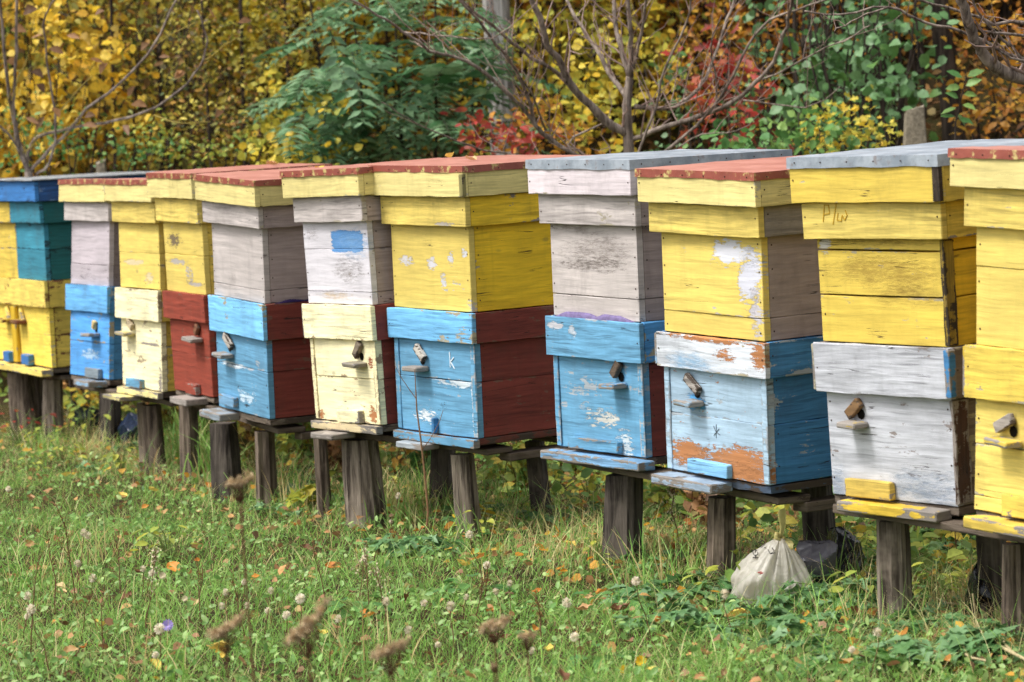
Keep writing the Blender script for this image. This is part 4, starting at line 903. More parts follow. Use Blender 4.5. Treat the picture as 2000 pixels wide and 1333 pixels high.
def bare_tree():
    Y = 12.6; b = at(1228, 300, Y); z0 = gzf(b.x, Y); o = Vector((b.x, Y, z0)); root = empty('bare_fruit_tree', o); tag(root, 'leafless fruit tree with spreading reddish brown branches behind the grey roof', 'tree')
    mb = MB(); tb = [at(1228, 296, Y), at(1226, 250, Y), at(1224, 205, Y), at(1230, 150, Y)]; low = Vector((tb[0].x + .02, Y, z0 - .1))
    mb.tube([low - o, (low + tb[0]) / 2 - o] + [p - o for p in tb], [.034, .028, .023, .02, .018, .015], 12, 0, jit=.05); mb.build('trunk', BARK, root)
    mb = MB(); k = Y / F_PX
    L = [([(1226, 262), (1180, 235), (1140, 195), (1110, 160), (1095, 125), (1070, 90), (1060, 50), (1040, 5), (1030, -40)], 0, -.3, 13, 8, 5),
         ([(1108, 155), (1060, 125), (1000, 85), (960, 50), (910, 10), (880, -25)], -.2, -.5, 6, 4, 6),
         ([(1240, 330), (1120, 300), (1060, 262), (1025, 215), (1000, 190), (950, 145), (890, 113), (850, 105), (820, 85), (770, 50), (720, 20), (660, -15)], -.1, -.6, 7, 3.5, 12),
         ([(1080, 275), (1050, 250), (1035, 200), (1015, 150), (990, 115), (960, 75), (930, 35), (890, -10)], -.2, -.5, 6, 3.5, 8),
         ([(1065, 255), (1040, 190), (1010, 140), (985, 100)], -.2, -.6, 3.5, 2, 3),
         ([(1224, 190), (1195, 150), (1160, 90), (1125, 35), (1100, -15)], 0, .3, 8, 5, 6),
         ([(1230, 150), (1212, 90), (1203, 50), (1198, -10)], 0, .1, 9, 6, 4), ([(1230, 152), (1232, 90), (1230, 40), (1226, -15)], 0, -.1, 9, 6, 4), ([(1232, 150), (1248, 90), (1256, 40), (1266, -15)], 0, -.2, 5, 4, 4),
         ([(1232, 272), (1300, 248), (1370, 226), (1430, 200), (1480, 160), (1510, 120), (1530, 70), (1545, 20), (1552, -25)], 0, -.5, 8, 5, 11),
         ([(1238, 208), (1280, 212), (1320, 208), (1355, 185), (1380, 150), (1400, 100), (1420, 40), (1440, -15)], 0, .3, 7, 4, 8),
         ([(1300, 320), (1360, 245), (1420, 170), (1450, 110), (1490, 50), (1540, 25), (1600, 5), (1650, -15)], -.2, -.5, 5, 3, 9),
         ([(1262, 320), (1280, 210), (1300, 130), (1340, 50), (1352, -15)], -.1, -.3, 4, 3, 8),
         ([(1490, 155), (1530, 140), (1590, 105), (1650, 80), (1700, 50)], -.4, -.6, 3, 2, 3), ([(1455, 195), (1540, 207), (1590, 205), (1640, 170)], -.4, -.5, 2.5, 1.5, 2),
         ([(1150, 320), (980, 300), (920, 285), (850, 260), (800, 235), (745, 200)], -.3, -.5, 3.5, 1.5, 3), ([(1150, 310), (1110, 285), (1175, 245), (1190, 235)], -.1, 0, 3.5, 3, 1),
         ([(790, 64), (840, 68), (900, 75), (960, 73), (1000, 52)], -.5, -.5, 3, 1.5, 3), ([(1320, 290), (1370, 262), (1440, 258), (1490, 215)], -.3, -.4, 2.5, 1.2, 2), ([(1395, 225), (1400, 160), (1388, 90), (1410, 30)], -.3, -.4, 3, 2, 3)]
    # branches that start low need to leave the trunk itself
    for pts, y0, y1, r0, r1, tw in L:
        if pts[0][1] > 300: pts[0] = (1228, 345)
        limb(mb, pts, Y + y0 * .3, Y + y1, r0 * k * .72, r1 * k * .62, o, int(tw * 2.2), .27)
    mb.build('branches', [BARK, BARKR], root, True)
bare_tree()
def right_tree():
    Y = 10.2; b = at(2130, 260, Y); z0 = gzf(b.x, Y); o = Vector((b.x, Y, z0)); root = empty('bare_fruit_tree', o); tag(root, 'leafless tree reaching in at the top right with a thick curved limb', 'tree')
    mb = MB(); mb.tube([(0, 0, -.1), (0, 0, .5), tuple(at(2120, 200, Y) - o)], [.05, .045, .04], 12, 0, jit=.05); mb.build('trunk', BARK, root); k = Y / F_PX
    mb = MB(); low = (2135, 230)
    limb(mb, [low, (2060, 172), (1985, 150), (1940, 128), (1910, 90), (1893, 45), (1880, 0), (1868, -45)], Y, Y - .3, 15 * k, 9 * k, o, 7, .2, n=10)
    for pts in ([low, (2050, 60), (1940, 45), (1870, 20), (1800, 3), (1740, -8)], [low, (2060, 180), (2000, 122), (1960, 78), (1912, 28), (1895, -20)], [low, (2080, 130), (2000, 118), (1960, 100), (1900, 72), (1850, 55), (1790, 38), (1735, 14), (1640, 30), (1572, 22)], [low, (2080, 90), (2000, 70), (1955, 66), (1920, 62)], [low, (2070, 160), (2010, 130), (1975, 112), (1930, 85)]):
        limb(mb, pts, Y, Y - .2, 5 * k, 1.8 * k, o, 7, .16)
    limb(mb, [(1735, 14), (1690, 30), (1650, 50), (1630, 62)], Y - .2, Y - .2, 2 * k, 1.2 * k, o, 2, .08)
    mb.build('branches', [BARK, BARKR], root, True)
right_tree()
def left_tree():
    Y = 14.8; b = at(60, 340, Y); z0 = gzf(b.x, Y); o = Vector((b.x, Y, z0)); root = empty('sparse_young_tree', o); tag(root, 'young tree with arching twigs and a few curled brown leaves, left', 'tree'); k = Y / F_PX
    mb = MB(); mb.tube([(0, 0, -.1), (-.01, 0, .5), tuple(at(56, 335, Y) - o)], [.03, .025, .02], 9, 0); mb.build('trunk', BARK, root); mb = MB(); tips = []
    for pts, r0, r1, tw, m in (([(56, 335), (38, 280), (20, 200), (8, 100), (0, -20)], 7, 4, 5, 0), ([(56, 335), (34, 290), (28, 200), (31, 100), (33, -20)], 5, 4, 4, 0),
        ([(56, 338), (100, 290), (170, 215), (230, 165), (290, 105), (350, -10)], 5, 3, 5, 0), ([(52, 335), (60, 280), (110, 255), (200, 240), (280, 220), (350, 180), (390, 130), (405, 80), (385, 20)], 5, 2.5, 6, 0),
        ([(70, 340), (95, 320), (110, 250), (98, 160), (86, 50), (100, 10), (115, -10)], 4.5, 2, 4, 0), ([(108, 230), (140, 190), (180, 150)], 2.5, 1.2, 1, 1), ([(310, 85), (350, 60), (390, 42)], 2, 1, 1, 1), ([(400, 120), (440, 90), (470, 70)], 2, 1, 1, 1), ([(300, 225), (350, 240), (410, 238)], 2, 1, 1, 1),
        ([(60, 340), (20, 265), (-30, 230)], 4, 3, 2, 0), ([(375, 150), (350, 125), (330, 110)], 1.5, 1, 0, 1)):
        limb(mb, pts, Y, Y - .3, r0 * k * .72, r1 * k * .7, o, tw, .24, mat=m if m == 0 else 1, tips=tips)
    mb.build('branches', [BARK, TWIGY], root, True)
    lp = [(45, 30), (60, 75), (95, 95), (175, 115), (195, 145), (130, 70), (60, 140), (70, 165), (12, 180), (50, 230), (70, 255), (275, 100), (310, 112), (340, 155), (255, 205), (240, 245), (405, 15), (392, 2), (465, 45), (185, 30), (420, 230), (165, 230), (340, 150), (20, 60), (100, 210), (160, 245), (250, 190), (10, 120)]
    for (px, py) in lp:
        n = 1; lf = leaf_object('leaf', np.array([list(at(px, py, Y - .15 + rng.uniform(-.1, .1)) - o)]), np.array([[rng.uniform(.4, 1), rng.normal() * .3, rng.normal() * .5]]), np.array([[rng.normal() * .3, -.5, 1]]), rng.uniform(.05, .08), 'curl', np.array([rng.random() * .6]), LM['brown'], root, width=.65)
left_tree()

# straight trunks standing in the wood; crowns spread above the picture
def big_trunk(name, label, px, Y, wpx, mat, crown, lean=0, h=6.0, group=None, py=100):
    x = at(px, py, Y).x; z0 = gzf(x, Y); root = empty(name, (x, Y, z0)); tag(root, label, 'tree', group); r = wpx * Y / F_PX / 2
    mb = MB(); mb.tube([(-lean * .2, 0, -.2), (0, 0, .3), (lean * .5, 0, 1.2), (lean, .02, 2.4), (lean * 1.6, 0, h)], [r * 1.35, r * 1.1, r, r * .92, r * .5], 14, 0, jit=.05)
    P = []
    for i in range(14):
        a = rng.uniform(0, 6.28); zz = rng.uniform(3.2, h); e = Vector((math.cos(a) * rng.uniform(.5, 1.6), math.sin(a) * rng.uniform(.5, 1.6), zz + rng.uniform(.2, 1)))
        mb.tube([(lean * 1.4, 0, zz - .3), (e.x * .5, e.y * .5, zz + .1), e], [r * .3, r * .2, .004], 5, 0, cap=False); P += [e * t + Vector((lean, 0, zz)) * (1 - t) for t in rng.uniform(.4, 1.05, 60)]
    mb.build('trunk', mat, root); N = len(P); pos = np.array([list(v) for v in P]) + rng.normal(size=(N, 3)) * .28
    leaf_object('crown', pos, rdir(N, -.3), rdir(N, 1, .4), .11 * rng.uniform(.7, 1.2, N), 'tri', rng.random(N), crown, root)
    return root
big_trunk('pale_barked_tree', 'tree with thick pale grey trunk between the feathery green and golden leaves', 985, 16.6, 54, BIRCH, LM['yellow'], -.06)
for i, (px, Y, w, lean) in enumerate([(1855, 15.6, 40, -.18), (1725, 19, 12, 0), (1500, 18.2, 26, .05), (1590, 19, 10, 0), (1655, 18, 9, 0), (1375, 19, 14, 0), (330, 21, 12, 0), (120, 20, 14, 0), (1960, 17.5, 30, .1), (1640, 21.5, 22, 0), (520, 23, 18, 0), (205, 16.9, 7, .05), (410, 16.8, 6, -.04), (465, 17.2, 8, .03), (560, 17.4, 7, 0), (300, 17.4, 8, .04), (1420, 16.6, 7, 0), (1550, 16.2, 8, .03), (1800, 16.4, 9, -.05), (735, 18.5, 9, 0), (1300, 21, 16, .1)]):
    big_trunk('dark_trunked_tree', ['leaning dark tree trunk behind the green sapling at the right', 'straight thin dark trunk deep in the wood'][i > 0], px, Y, w, BARKD, LM['ochre' if px > 1300 else 'olive'], lean, group=None if i == 0 else 'thin dark trees in the wood')

# ------------------------------------------------------------------ stones on the bank
def stone(label, px0, px1, py0, py1, Y, mat):
    c = at((px0 + px1) / 2, py1, Y); w = (px1 - px0) / F_PX * Y; h = (py1 - py0) / F_PX * Y; mb = MB(); z0 = gzf(c.x, Y); base = min(z0 - .05, c.z)
    n = 12; vs = []; lv = [0, .3, .6, .85, 1.0]; H_ = c.z + h - base
    for l in lv:
        for k in range(n):
            a = 6.2832 * k / n + .2; q = (abs(math.cos(a)) ** 5 + abs(math.sin(a)) ** 5) ** -.2; f = (1 if l < .9 else .8) * rng.uniform(.94, 1.04)
            vs.append((math.cos(a) * q * w / 2 * f, math.sin(a) * q * w / 2 * f, H_ * l + rng.uniform(-.01, .01) + (.012 * math.cos(a) if l == 1 else 0)))
    fs = [(i * n + k, i * n + (k + 1) % n, (i + 1) * n + (k + 1) % n, (i + 1) * n + k) for i in range(len(lv) - 1) for k in range(n)] + [tuple((len(lv) - 1) * n + k for k in range(n))]
    mb.add(vs, fs); o = mb.build('stone_post', mat); o.location = (c.x, Y, base); tag(o, label, 'stone')
STONE = plain('rough_stone', rgb(140, 130, 112), .9, .2, 0, .4, 60, .006)
stone('rough grey stone post on the bank between the green shrub and sapling', 1764, 1810, 214, 262, 13.4, STONE)
stone('small grey stump of stone behind the left red roofs', 186, 210, 315, 340, 15.5, STONE)

# ================================================================== low plants
ROW_A, ROW_B = np.array([1.60, 6.75]), np.array([-2.1, 14.7])
def row_offset(x, y):
    """signed distance from the row of hives: negative in front (camera side), positive behind"""
    d = (ROW_B - ROW_A) / np.linalg.norm(ROW_B - ROW_A); n = np.array([d[1], -d[0]]); n = n if n[0] > 0 else -n
    return (x - ROW_A[0]) * n[0] + (y - ROW_A[1]) * n[1]
def vnoise(x, y, s, seed=0):
    return (np.sin(x * s + seed) * np.cos(y * s * 1.13 + seed * 1.7) + .6 * np.sin(x * s * 2.3 + y * s * 1.9 + seed * 3) + .4 * np.cos(x * s * 4.1 - y * s * 3.7 + seed)) / 2.0
def sample_ground(n, ymin, ymax, margin=1.0, power=1.0):
    """points spread over the ground the picture takes in, with a margin on both sides"""
    y = ymin + (ymax - ymin) * rng.random(n) ** power; hw = y * .178 * margin + .25; x = rng.uniform(-1, 1, n) * hw
    return x, y
GRASS = leafmat('grass_blades', [rgb(130, 180, 78), rgb(166, 212, 102), rgb(100, 152, 64), rgb(200, 228, 134), rgb(238, 224, 164), rgb(214, 180, 120)], .45, .45)
def grass(name, label, x, y, h, w, tone, lean=.75, segs=3, droop=1.0):
    n = len(x); z = gz(x, y); a = rng.uniform(0, 6.283, n); ld = np.stack([np.cos(a), np.sin(a)], 1); l = h * lean * rng.uniform(.2, 1.3, n)
    b = a + rng.uniform(-.8, .8, n) + 1.57; wd = np.stack([np.cos(b), np.sin(b)], 1) * (w[:, None] / 2)
    V = np.zeros((n, 2 * (segs + 1), 3))
    for k in range(segs + 1):
        t = k / segs; cx = x + ld[:, 0] * l * t ** 1.7; cy = y + ld[:, 1] * l * t ** 1.7; cz = z - .01 + h * (t - .32 * droop * t * t * np.minimum(1.2, l / h))
        tw = (1 - t) ** .7 * .9 + .1
        for sgn, j in ((-1, 0), (1, 1)):
            V[:, 2 * k + j, 0] = cx + sgn * wd[:, 0] * tw; V[:, 2 * k + j, 1] = cy + sgn * wd[:, 1] * tw; V[:, 2 * k + j, 2] = cz
    kk = 2 * (segs + 1); f = np.array([[2 * k, 2 * k + 1, 2 * k + 3, 2 * k + 2] for k in range(segs)])
    L = (np.arange(n)[:, None, None] * kk + f[None]).reshape(-1)
    me = bpy.data.meshes.new(name); me.vertices.add(n * kk); me.vertices.foreach_set('co', V.astype(np.float32).ravel())
    me.loops.add(len(L)); me.loops.foreach_set('vertex_index', L.astype(np.int32)); me.polygons.add(n * segs)
    me.polygons.foreach_set('loop_start', (np.arange(n * segs) * 4).astype(np.int32)); me.polygons.foreach_set('loop_total', np.full(n * segs, 4, np.int32))
    at_ = me.attributes.new('tone', 'FLOAT', 'POINT'); at_.data.foreach_set('value', np.repeat(tone, kk).astype(np.float32)); me.materials.append(GRASS); me.update(calc_edges=True)
    o = link(bpy.data.objects.new(name, me)); tag(o, label, 'grass', kind='stuff'); return o
def make_grass():
    x, y = sample_ground(150000, 5.6, 15.5, 1.1, 1.25); r = row_offset(x, y); m = vnoise(x, y, 2.2, 1)
    under = np.exp(-((r + .05) / .38) ** 2); behind = np.clip(r / .8, 0, 1)
    keep = rng.random(len(x)) < np.clip(1.0 - .45 * under - .35 * behind + .35 * m, .15, 1)
    x, y, r, m, under, behind = (q[keep] for q in (x, y, r, m, under, behind)); n = len(x)
    dry = np.clip(.11 + .55 * under + .25 * behind + .28 * np.maximum(vnoise(x, y, 1.3, 4), 0) + .15 * np.maximum(vnoise(x, y, 5, 8), 0), 0, .9)
    isdry = rng.random(n) < dry
    tone = np.where(isdry, rng.uniform(.72, 1, n), rng.uniform(0, .62, n) * (.75 + .25 * m))
    h = rng.gamma(4, .0095, n) * (1 + .9 * under + .45 * np.maximum(m, 0)) + .010; h = np.where(rng.random(n) < .025, h * 2.4, h)
    w = rng.uniform(.0014, .0036, n) * np.where(isdry, .65, 1)
    grass('grass', 'short green and straw coloured grass in front of and under the hives', x, y, h, w, np.clip(tone, 0, 1), 1.25)
make_grass()
def wisps():
    x, y = sample_ground(30000, 5.7, 14.5, 1.1, 1.2); r = row_offset(x, y); n = len(x)
    under = np.exp(-((r + .25) / .22) ** 2); left = np.clip((-x - .2) / 1.2, 0, 1); k = rng.random(n) < .13 + .10 * left + .75 * under * np.clip(.55 + .7 * vnoise(x, y, 3.7, 6), .1, 1); x, y, under = x[k], y[k], under[k]; n = len(x)
    grass('long_grass', 'scattered long wispy grass blades and straws rising above the lawn', x, y, rng.uniform(.06, .14, n) * (1 + .45 * under), rng.uniform(.0014, .0034, n), np.where(rng.random(n) < .35 + .35 * under, rng.uniform(.72, .98, n), rng.uniform(.1, .6, n)), .8, 5, 1.3)
wisps()
def tuft(px, py, name, label, n, hh, spread, dry=.1, width=.006, group='tufts of long grass'):
    p = ground_hit(px, py); x = p.x + rng.normal(size=n) * spread; y = p.y + rng.normal(size=n) * spread
    isdry = rng.random(n) < dry
    o = grass(name, label, x, y, hh * rng.uniform(.5, 1.15, n), width * rng.uniform(.6, 1.1, n), np.where(isdry, rng.uniform(.75, 1, n), rng.uniform(.1, .6, n)), .65, 5, 1.2)
    del o['kind']; o['category'] = 'grass tuft'; o['group'] = group; return o
for (px, py, hh, dry, n, wd) in [(385, 915, .30, .15, 110, .010), (345, 905, .24, .3, 70, .008), (455, 950, .30, .1, 40, .009), (420, 940, .22, .1, 80, .008), (690, 1010, .12, .6, 40, .004), (1270, 1110, .16, .6, 60, .004), (1210, 1100, .12, .5, 50, .004), (1000, 1030, .15, .6, 60, .004), (960, 1040, .12, .4, 60, .004), (1890, 1180, .16, .7, 90, .004), (1960, 1200, .18, .8, 90, .004), (1800, 1230, .15, .4, 50, .005), (1400, 1110, .16, .7, 70, .004), (1330, 1100, .14, .7, 70, .004), (780, 1010, .15, .6, 50, .004), (610, 960, .14, .5, 50, .004), (1640, 1170, .16, .2, 26, .006), (320, 1330, .16, .3, 40, .004), (60, 1150, .18, .35, 60, .004), (190, 1100, .16, .4, 40, .004), (740, 1290, .22, .3, 40, .004), (1120, 1050, .14, .4, 50, .005), (250, 890, .12, .7, 50, .004), (160, 880, .12, .6, 50, .004)]:
    tuft(px, py, 'grass_tuft', 'tuft of %s grass %s' % ('dry straw coloured' if dry > .45 else 'long green', {385: 'with broad arching blades between the posts at left', 455: 'against the dark post at left'}.get(px, 'standing above the short grass')), n, hh, .05, dry, wd)

for i in range(46):                                                 # rank growth along the feet of the posts
    t_ = rng.random(); q_ = ROW_A + (ROW_B - ROW_A) * t_; off = rng.uniform(-.42, .1); x_, y_ = q_[0] + off * .9, q_[1] + off * .42; n_ = int(rng.integers(28, 60)); dry_ = float(rng.choice([.15, .25, .65]))
    o = grass('grass_tuft', 'tuft of %s grass standing above the short grass' % ('dry straw coloured' if dry_ > .45 else 'long green'), x_ + rng.normal(size=n_) * .045, y_ + rng.normal(size=n_) * .045, rng.uniform(.12, .24) * rng.uniform(.5, 1.1, n_), rng.uniform(.003, .0055, n_), np.where(rng.random(n_) < dry_, rng.uniform(.75, 1, n_), rng.uniform(.05, .6, n_)), .6, 5, 1.2)
    del o['kind']; o['category'] = 'grass tuft'; o['group'] = 'tufts of long grass'
# small leaves covering the ground (clover, strawberry, dandelion) and weeds behind the row
def cover():
    x, y = sample_ground(36000, 5.6, 14.5, 1.1, 1.3); r = row_offset(x, y); m = vnoise(x, y, 3.1, 2) + .5 * vnoise(x, y, 7, 5)
    k = rng.random(len(x)) < np.clip(.50 + .6 * m - .2 * np.exp(-((r + .05) / .3) ** 2), .08, 1); x, y, r = x[k], y[k], r[k]; n = len(x)
    h = rng.uniform(.012, .05, n) + .05 * np.clip(r, 0, 1) * rng.random(n)
    leaf_object('ground_cover', np.stack([x, y, gz(x, y) + h], 1), rdir(n, .35, .5), rdir(n, 1.2, .5), rng.uniform(.012, .028, n) * (1 + .7 * np.clip(r, 0, 1)), 'oval', np.clip(rng.random(n), 0, 1), LM['cover'])
    tag(bpy.data.objects['ground_cover'], 'low green clover and weed leaves mixed through the grass', 'ground cover', kind='stuff')
    x, y = sample_ground(34000, 7.4, 19.5, 1.2, 1.0); r = row_offset(x, y); k = (r > .22) & (rng.random(len(x)) < np.clip(.55 + .6 * vnoise(x, y, 1.7, 3), .1, 1)) & (r < 1.2 + 2.6 * rng.random(len(x))); x, y, r = x[k], y[k], r[k]; n = len(x)
    h = rng.uniform(.02, .30, n) * np.clip(.4 + .6 * vnoise(x, y, 2.3, 9), .15, 1)
    o = leaf_object('undergrowth', np.stack([x, y, gz(x, y) + h], 1), rdir(n, .1, .4), rdir(n, 1.2, .4) + np.array([0, -.3, 0]), rng.uniform(.025, .065, n), 'oval', np.clip(rng.random(n) ** 1.2, 0, 1), LM['midgreen'], width=1.3)
    tag(o, 'leafy green weeds growing on the ground behind the hives', 'undergrowth', kind='stuff')
cover()
def litter(name, label, n, y0, y1, cond, cols, size, lift):
    x, y = sample_ground(n, y0, y1, 1.3, 1.0); k = cond(x, y, row_offset(x, y)); x, y = x[k], y[k]; n = len(x)
    o = leaf_object(name, np.stack([x, y, gz(x, y) + rng.uniform(.005, lift, n)], 1), rdir(n, 0, .25), rdir(n, 1.6, .4), size * rng.uniform(.6, 1.2, n), 'oval', rng.random(n), cols, width=1.5)
    tag(o, label, 'leaf litter', kind='stuff')
litter('leaf_litter', 'brown and rusty fallen leaves covering the bank of the wood', 26000, 9.5, 27, lambda x, y, r: (r > .7) & (rng.random(len(x)) < .75), [LM['brown']], .062, .04)
litter('leaf_litter', 'small brown and tan leaf scraps caught in the grass', 6500, 5.7, 14, lambda x, y, r: rng.random(len(x)) < .22 + .7 * np.exp(-((r + .05) / .45) ** 2), [LM['brown']], .030, .05)

litter('leaf_litter', 'yellow and rusty fallen leaves gathered around the foot of the posts', 5200, 6.2, 15.5, lambda x, y, r: (np.abs(r - .15) < .75) & (rng.random(len(x)) < .6), [LM['ochre']], .034, .06)
# single fallen leaves
FL = {
 'yellow': (leafmat('fallen_yellow', [rgb(226, 196, 70), rgb(236, 210, 110), rgb(214, 168, 44)], .2, spots=1), 'lemon yellow fallen leaf lying flat in the grass'),
 'tan': (leafmat('fallen_tan', [rgb(206, 172, 112), rgb(184, 140, 92), rgb(222, 196, 144)], .2, spots=1), 'dry tan fallen leaf curled up in the grass'),
 'orange': (leafmat('fallen_orange', [rgb(212, 140, 52), rgb(196, 112, 48), rgb(224, 164, 70)], .2, spots=1), 'orange fallen leaf lying in the grass'),
 'brown': (leafmat('fallen_brown', [rgb(110, 74, 52), rgb(136, 92, 62), rgb(86, 60, 46)], .1, spots=1), 'dark brown withered fallen leaf in the grass'),
}
def curled_leaf(mat, curl, twist, wid, seed):
    """dry leaf: pointed oval blade with a creased midrib, toothed wavy edge, rolled along its length"""
    r = np.random.default_rng(seed); n, m = 11, 7; vs = []; ph = r.uniform(0, 6)
    for i in range(n):
        t = i / (n - 1); w = wid * (math.sin(math.pi * min(1, t * .93 + .04)) ** .8) * (1.15 - .4 * t) * (1 + .07 * (i % 2))
        for k in range(m):
            u = k / (m - 1) * 2 - 1; x, y = t - .5, u * w * .5
            z = abs(u) ** 1.3 * w * .35 + .05 * math.sin(t * 11 + ph + u * 3) * abs(u) + .02 * r.normal() * abs(u)
            a = curl * (t - .5); x2 = math.sin(a) / max(abs(curl), .01) * (1 if curl else 1) - z * math.sin(a); z2 = (1 - math.cos(a)) / max(abs(curl), .01) + z * math.cos(a)
            b = twist * t; vs.append((x2, y * math.cos(b) - z2 * math.sin(b) * .5, y * math.sin(b) + z2))
    mb = MB(); mb.add(vs, [(i * m + k, i * m + m + k, i * m + m + k + 1, i * m + k + 1) for i in range(n - 1) for k in range(m - 1)])
    mb.tube([(-.5, 0, .0), (-.62, .01, .03), (-.75, .04, .05)], [.012, .01, .008], 4)
    o = mb.build('fallen_leaf', mat, smooth=True)
    at_ = o.data.attributes.new('tone', 'FLOAT', 'POINT'); at_.data.foreach_set('value', [r.uniform(.2, .8)] * len(o.data.vertices)); return o
def one_leaf(kind, shape, loc, size, rot, label=None, group=None, cat='fallen leaf'):
    m, lab = FL[kind]; v = int(rng.integers(4)); key = (kind, v)
    if key not in proto: o = proto[key] = curled_leaf(m, (.5, 1.3, 2.2, -.7)[v], (.2, .7, -.6, .1)[v], (.72, .6, .66, .8)[v], v + 10 * len(kind))
    else: o = proto[key].copy(); C.objects.link(o)
    o.location = loc; o.scale = (size, size, size); o.rotation_euler = rot; tag(o, label or lab, cat, group or (kind + ' fallen leaves in the grass')); return o
FLP = [(340, 1130, 'orange', .06), (700, 1100, 'yellow', .05), (905, 1125, 'yellow', .055), (1140, 1215, 'tan', .06), (1215, 1215, 'brown', .07), (1175, 1180, 'orange', .045), (1440, 1225, 'yellow', .055), (1370, 1215, 'tan', .045), (1910, 1235, 'tan', .05), (1850, 1270, 'brown', .07), (430, 1290, 'yellow', .055), (385, 1090, 'tan', .055), (380, 1200, 'tan', .04), (185, 965, 'tan', .05), (60, 990, 'tan', .05), (130, 945, 'yellow', .05), (410, 965, 'orange', .045), (320, 1020, 'tan', .05), (1110, 1160, 'tan', .045), (1215, 1080, 'orange', .04), (820, 1055, 'orange', .045), (785, 1020, 'tan', .05), (1105, 1035, 'tan', .05), (1290, 1120, 'yellow', .05), (1640, 1260, 'tan', .05), (1380, 1305, 'tan', .05), (1230, 1280, 'brown', .04), (1480, 1300, 'tan', .04), (165, 1290, 'orange', .035), (930, 1100, 'yellow', .04), (650, 1130, 'orange', .05), (250, 1190, 'brown', .05), (120, 1180, 'tan', .045), (540, 1050, 'tan', .045), (600, 1090, 'brown', .04), (970, 1270, 'brown', .05), (1000, 1240, 'brown', .045), (1340, 1080, 'yellow', .045), (1050, 1180, 'orange', .04), (240, 985, 'yellow', .05), (300, 975, 'yellow', .05), (690, 1180, 'brown', .04), (1150, 1195, 'tan', .04), (500, 1150, 'orange', .035)]
for (px, py, k, sz) in FLP:
    p = ground_hit(px, py); one_leaf(k, 'oval' if k in ('yellow', 'orange') else 'curl', (p.x, p.y, p.z + .03), sz * .95, (rng.uniform(-.5, .5), rng.uniform(-.5, .3), rng.uniform(0, 6.28)))
for i in range(250):
    x, y = sample_ground(1, 6.0, 13.5, 1.05, 1.2); k = ['yellow', 'tan', 'orange', 'brown', 'tan', 'brown'][i % 6]
    one_leaf(k, ('oval', 'lobed', 'curl', 'slim', 'curl')[i % 5], (x[0], y[0], gzf(x[0], y[0]) + rng.uniform(.015, .045)), rng.uniform(.020, .045), (rng.uniform(-.6, .6), rng.uniform(-.6, .4), rng.uniform(0, 6.28)))
for (h, lx, ly, lab) in [(6, .05, -.10, 'small pale tan leaf lying on the red roof in the middle'), (6, -.24, .02, 'yellow leaf on the left edge of the middle red roof'), (4, -.02, .1, 'pale yellow leaf on the red roof of the light blue rimmed hive'), (3, .05, .12, 'tan leaf on the red roof of the brick red hive'), (4, .16, -.02, 'orange leaf near the right edge of the red roof above the grey upper box')]:
    root, z = ROOTS[h]; p = hw_pt(h, lx, ly, z[5] + .008); one_leaf('yellow' if 'yellow' in lab else ('orange' if 'orange' in lab else 'tan'), 'curl', p, .05, (rng.uniform(-.3, .3), rng.uniform(-.2, .2), rng.uniform(0, 6.28)), lab, 'leaves lying on the roofs', 'leaf')

# leafy weeds (several sizes of broad lobed leaves on stalks)
def weed_proto(seed, n, R_, size, kind='lobed', mat='green', h=.09):
    root = empty('leafy_weed'); mb = MB(); P = []; A = []
    for i in range(n):
        a = rng.uniform(0, 6.28); r = R_ * rng.uniform(.25, 1); zz = h * rng.uniform(.45, 1.1); e = Vector((math.cos(a) * r, math.sin(a) * r, zz))
        mb.tube([(0, 0, 0), (e.x * .4, e.y * .4, zz * .8), e], [.0018, .0014, .001], 4, 0, cap=False)
        for da in ((-.9, 0, .9) if kind == 'lobed' else (0,)): P.append(list(e)); A.append([math.cos(a + da), math.sin(a + da), rng.uniform(-.5, .1)])
    mb.build('stalks', TWIGG, root); N = len(P)
    leaf_object('leaves', np.array(P), np.array(A), np.tile([0., 0, 1.], (N, 1)) + rng.normal(size=(N, 3)) * .25, size * rng.uniform(.7, 1.15, N), kind, np.clip(rng.random() * .4 + rng.random(N) * .6, 0, 1), LM[mat], root, width=.95)
    return root
TWIGG = plain('stalk_green', rgb(112, 128, 66), .6, .3, 0, .3, 60, 0); TWIGB = plain('stalk_brown', rgb(112, 78, 56), .7, .2, 0, .4, 60, 0); TWIGP = plain('stalk_pale', rgb(186, 170, 130), .7, .2, 0, .3, 60, 0)
WP = [weed_proto(1, 15, .10, .05, 'lobed', 'weed', .06), weed_proto(2, 18, .12, .055, 'lobed', 'weed', .065), weed_proto(3, 14, .09, .06, 'oval', 'green', .05), weed_proto(4, 16, .08, .04, 'oval', 'midgreen', .10)]
WL = ['low weed with dull blue-green lobed leaves', 'low weed with three-part green leaves', 'rosette of plain oval green leaves', 'yellowish green weed with small oval leaves']
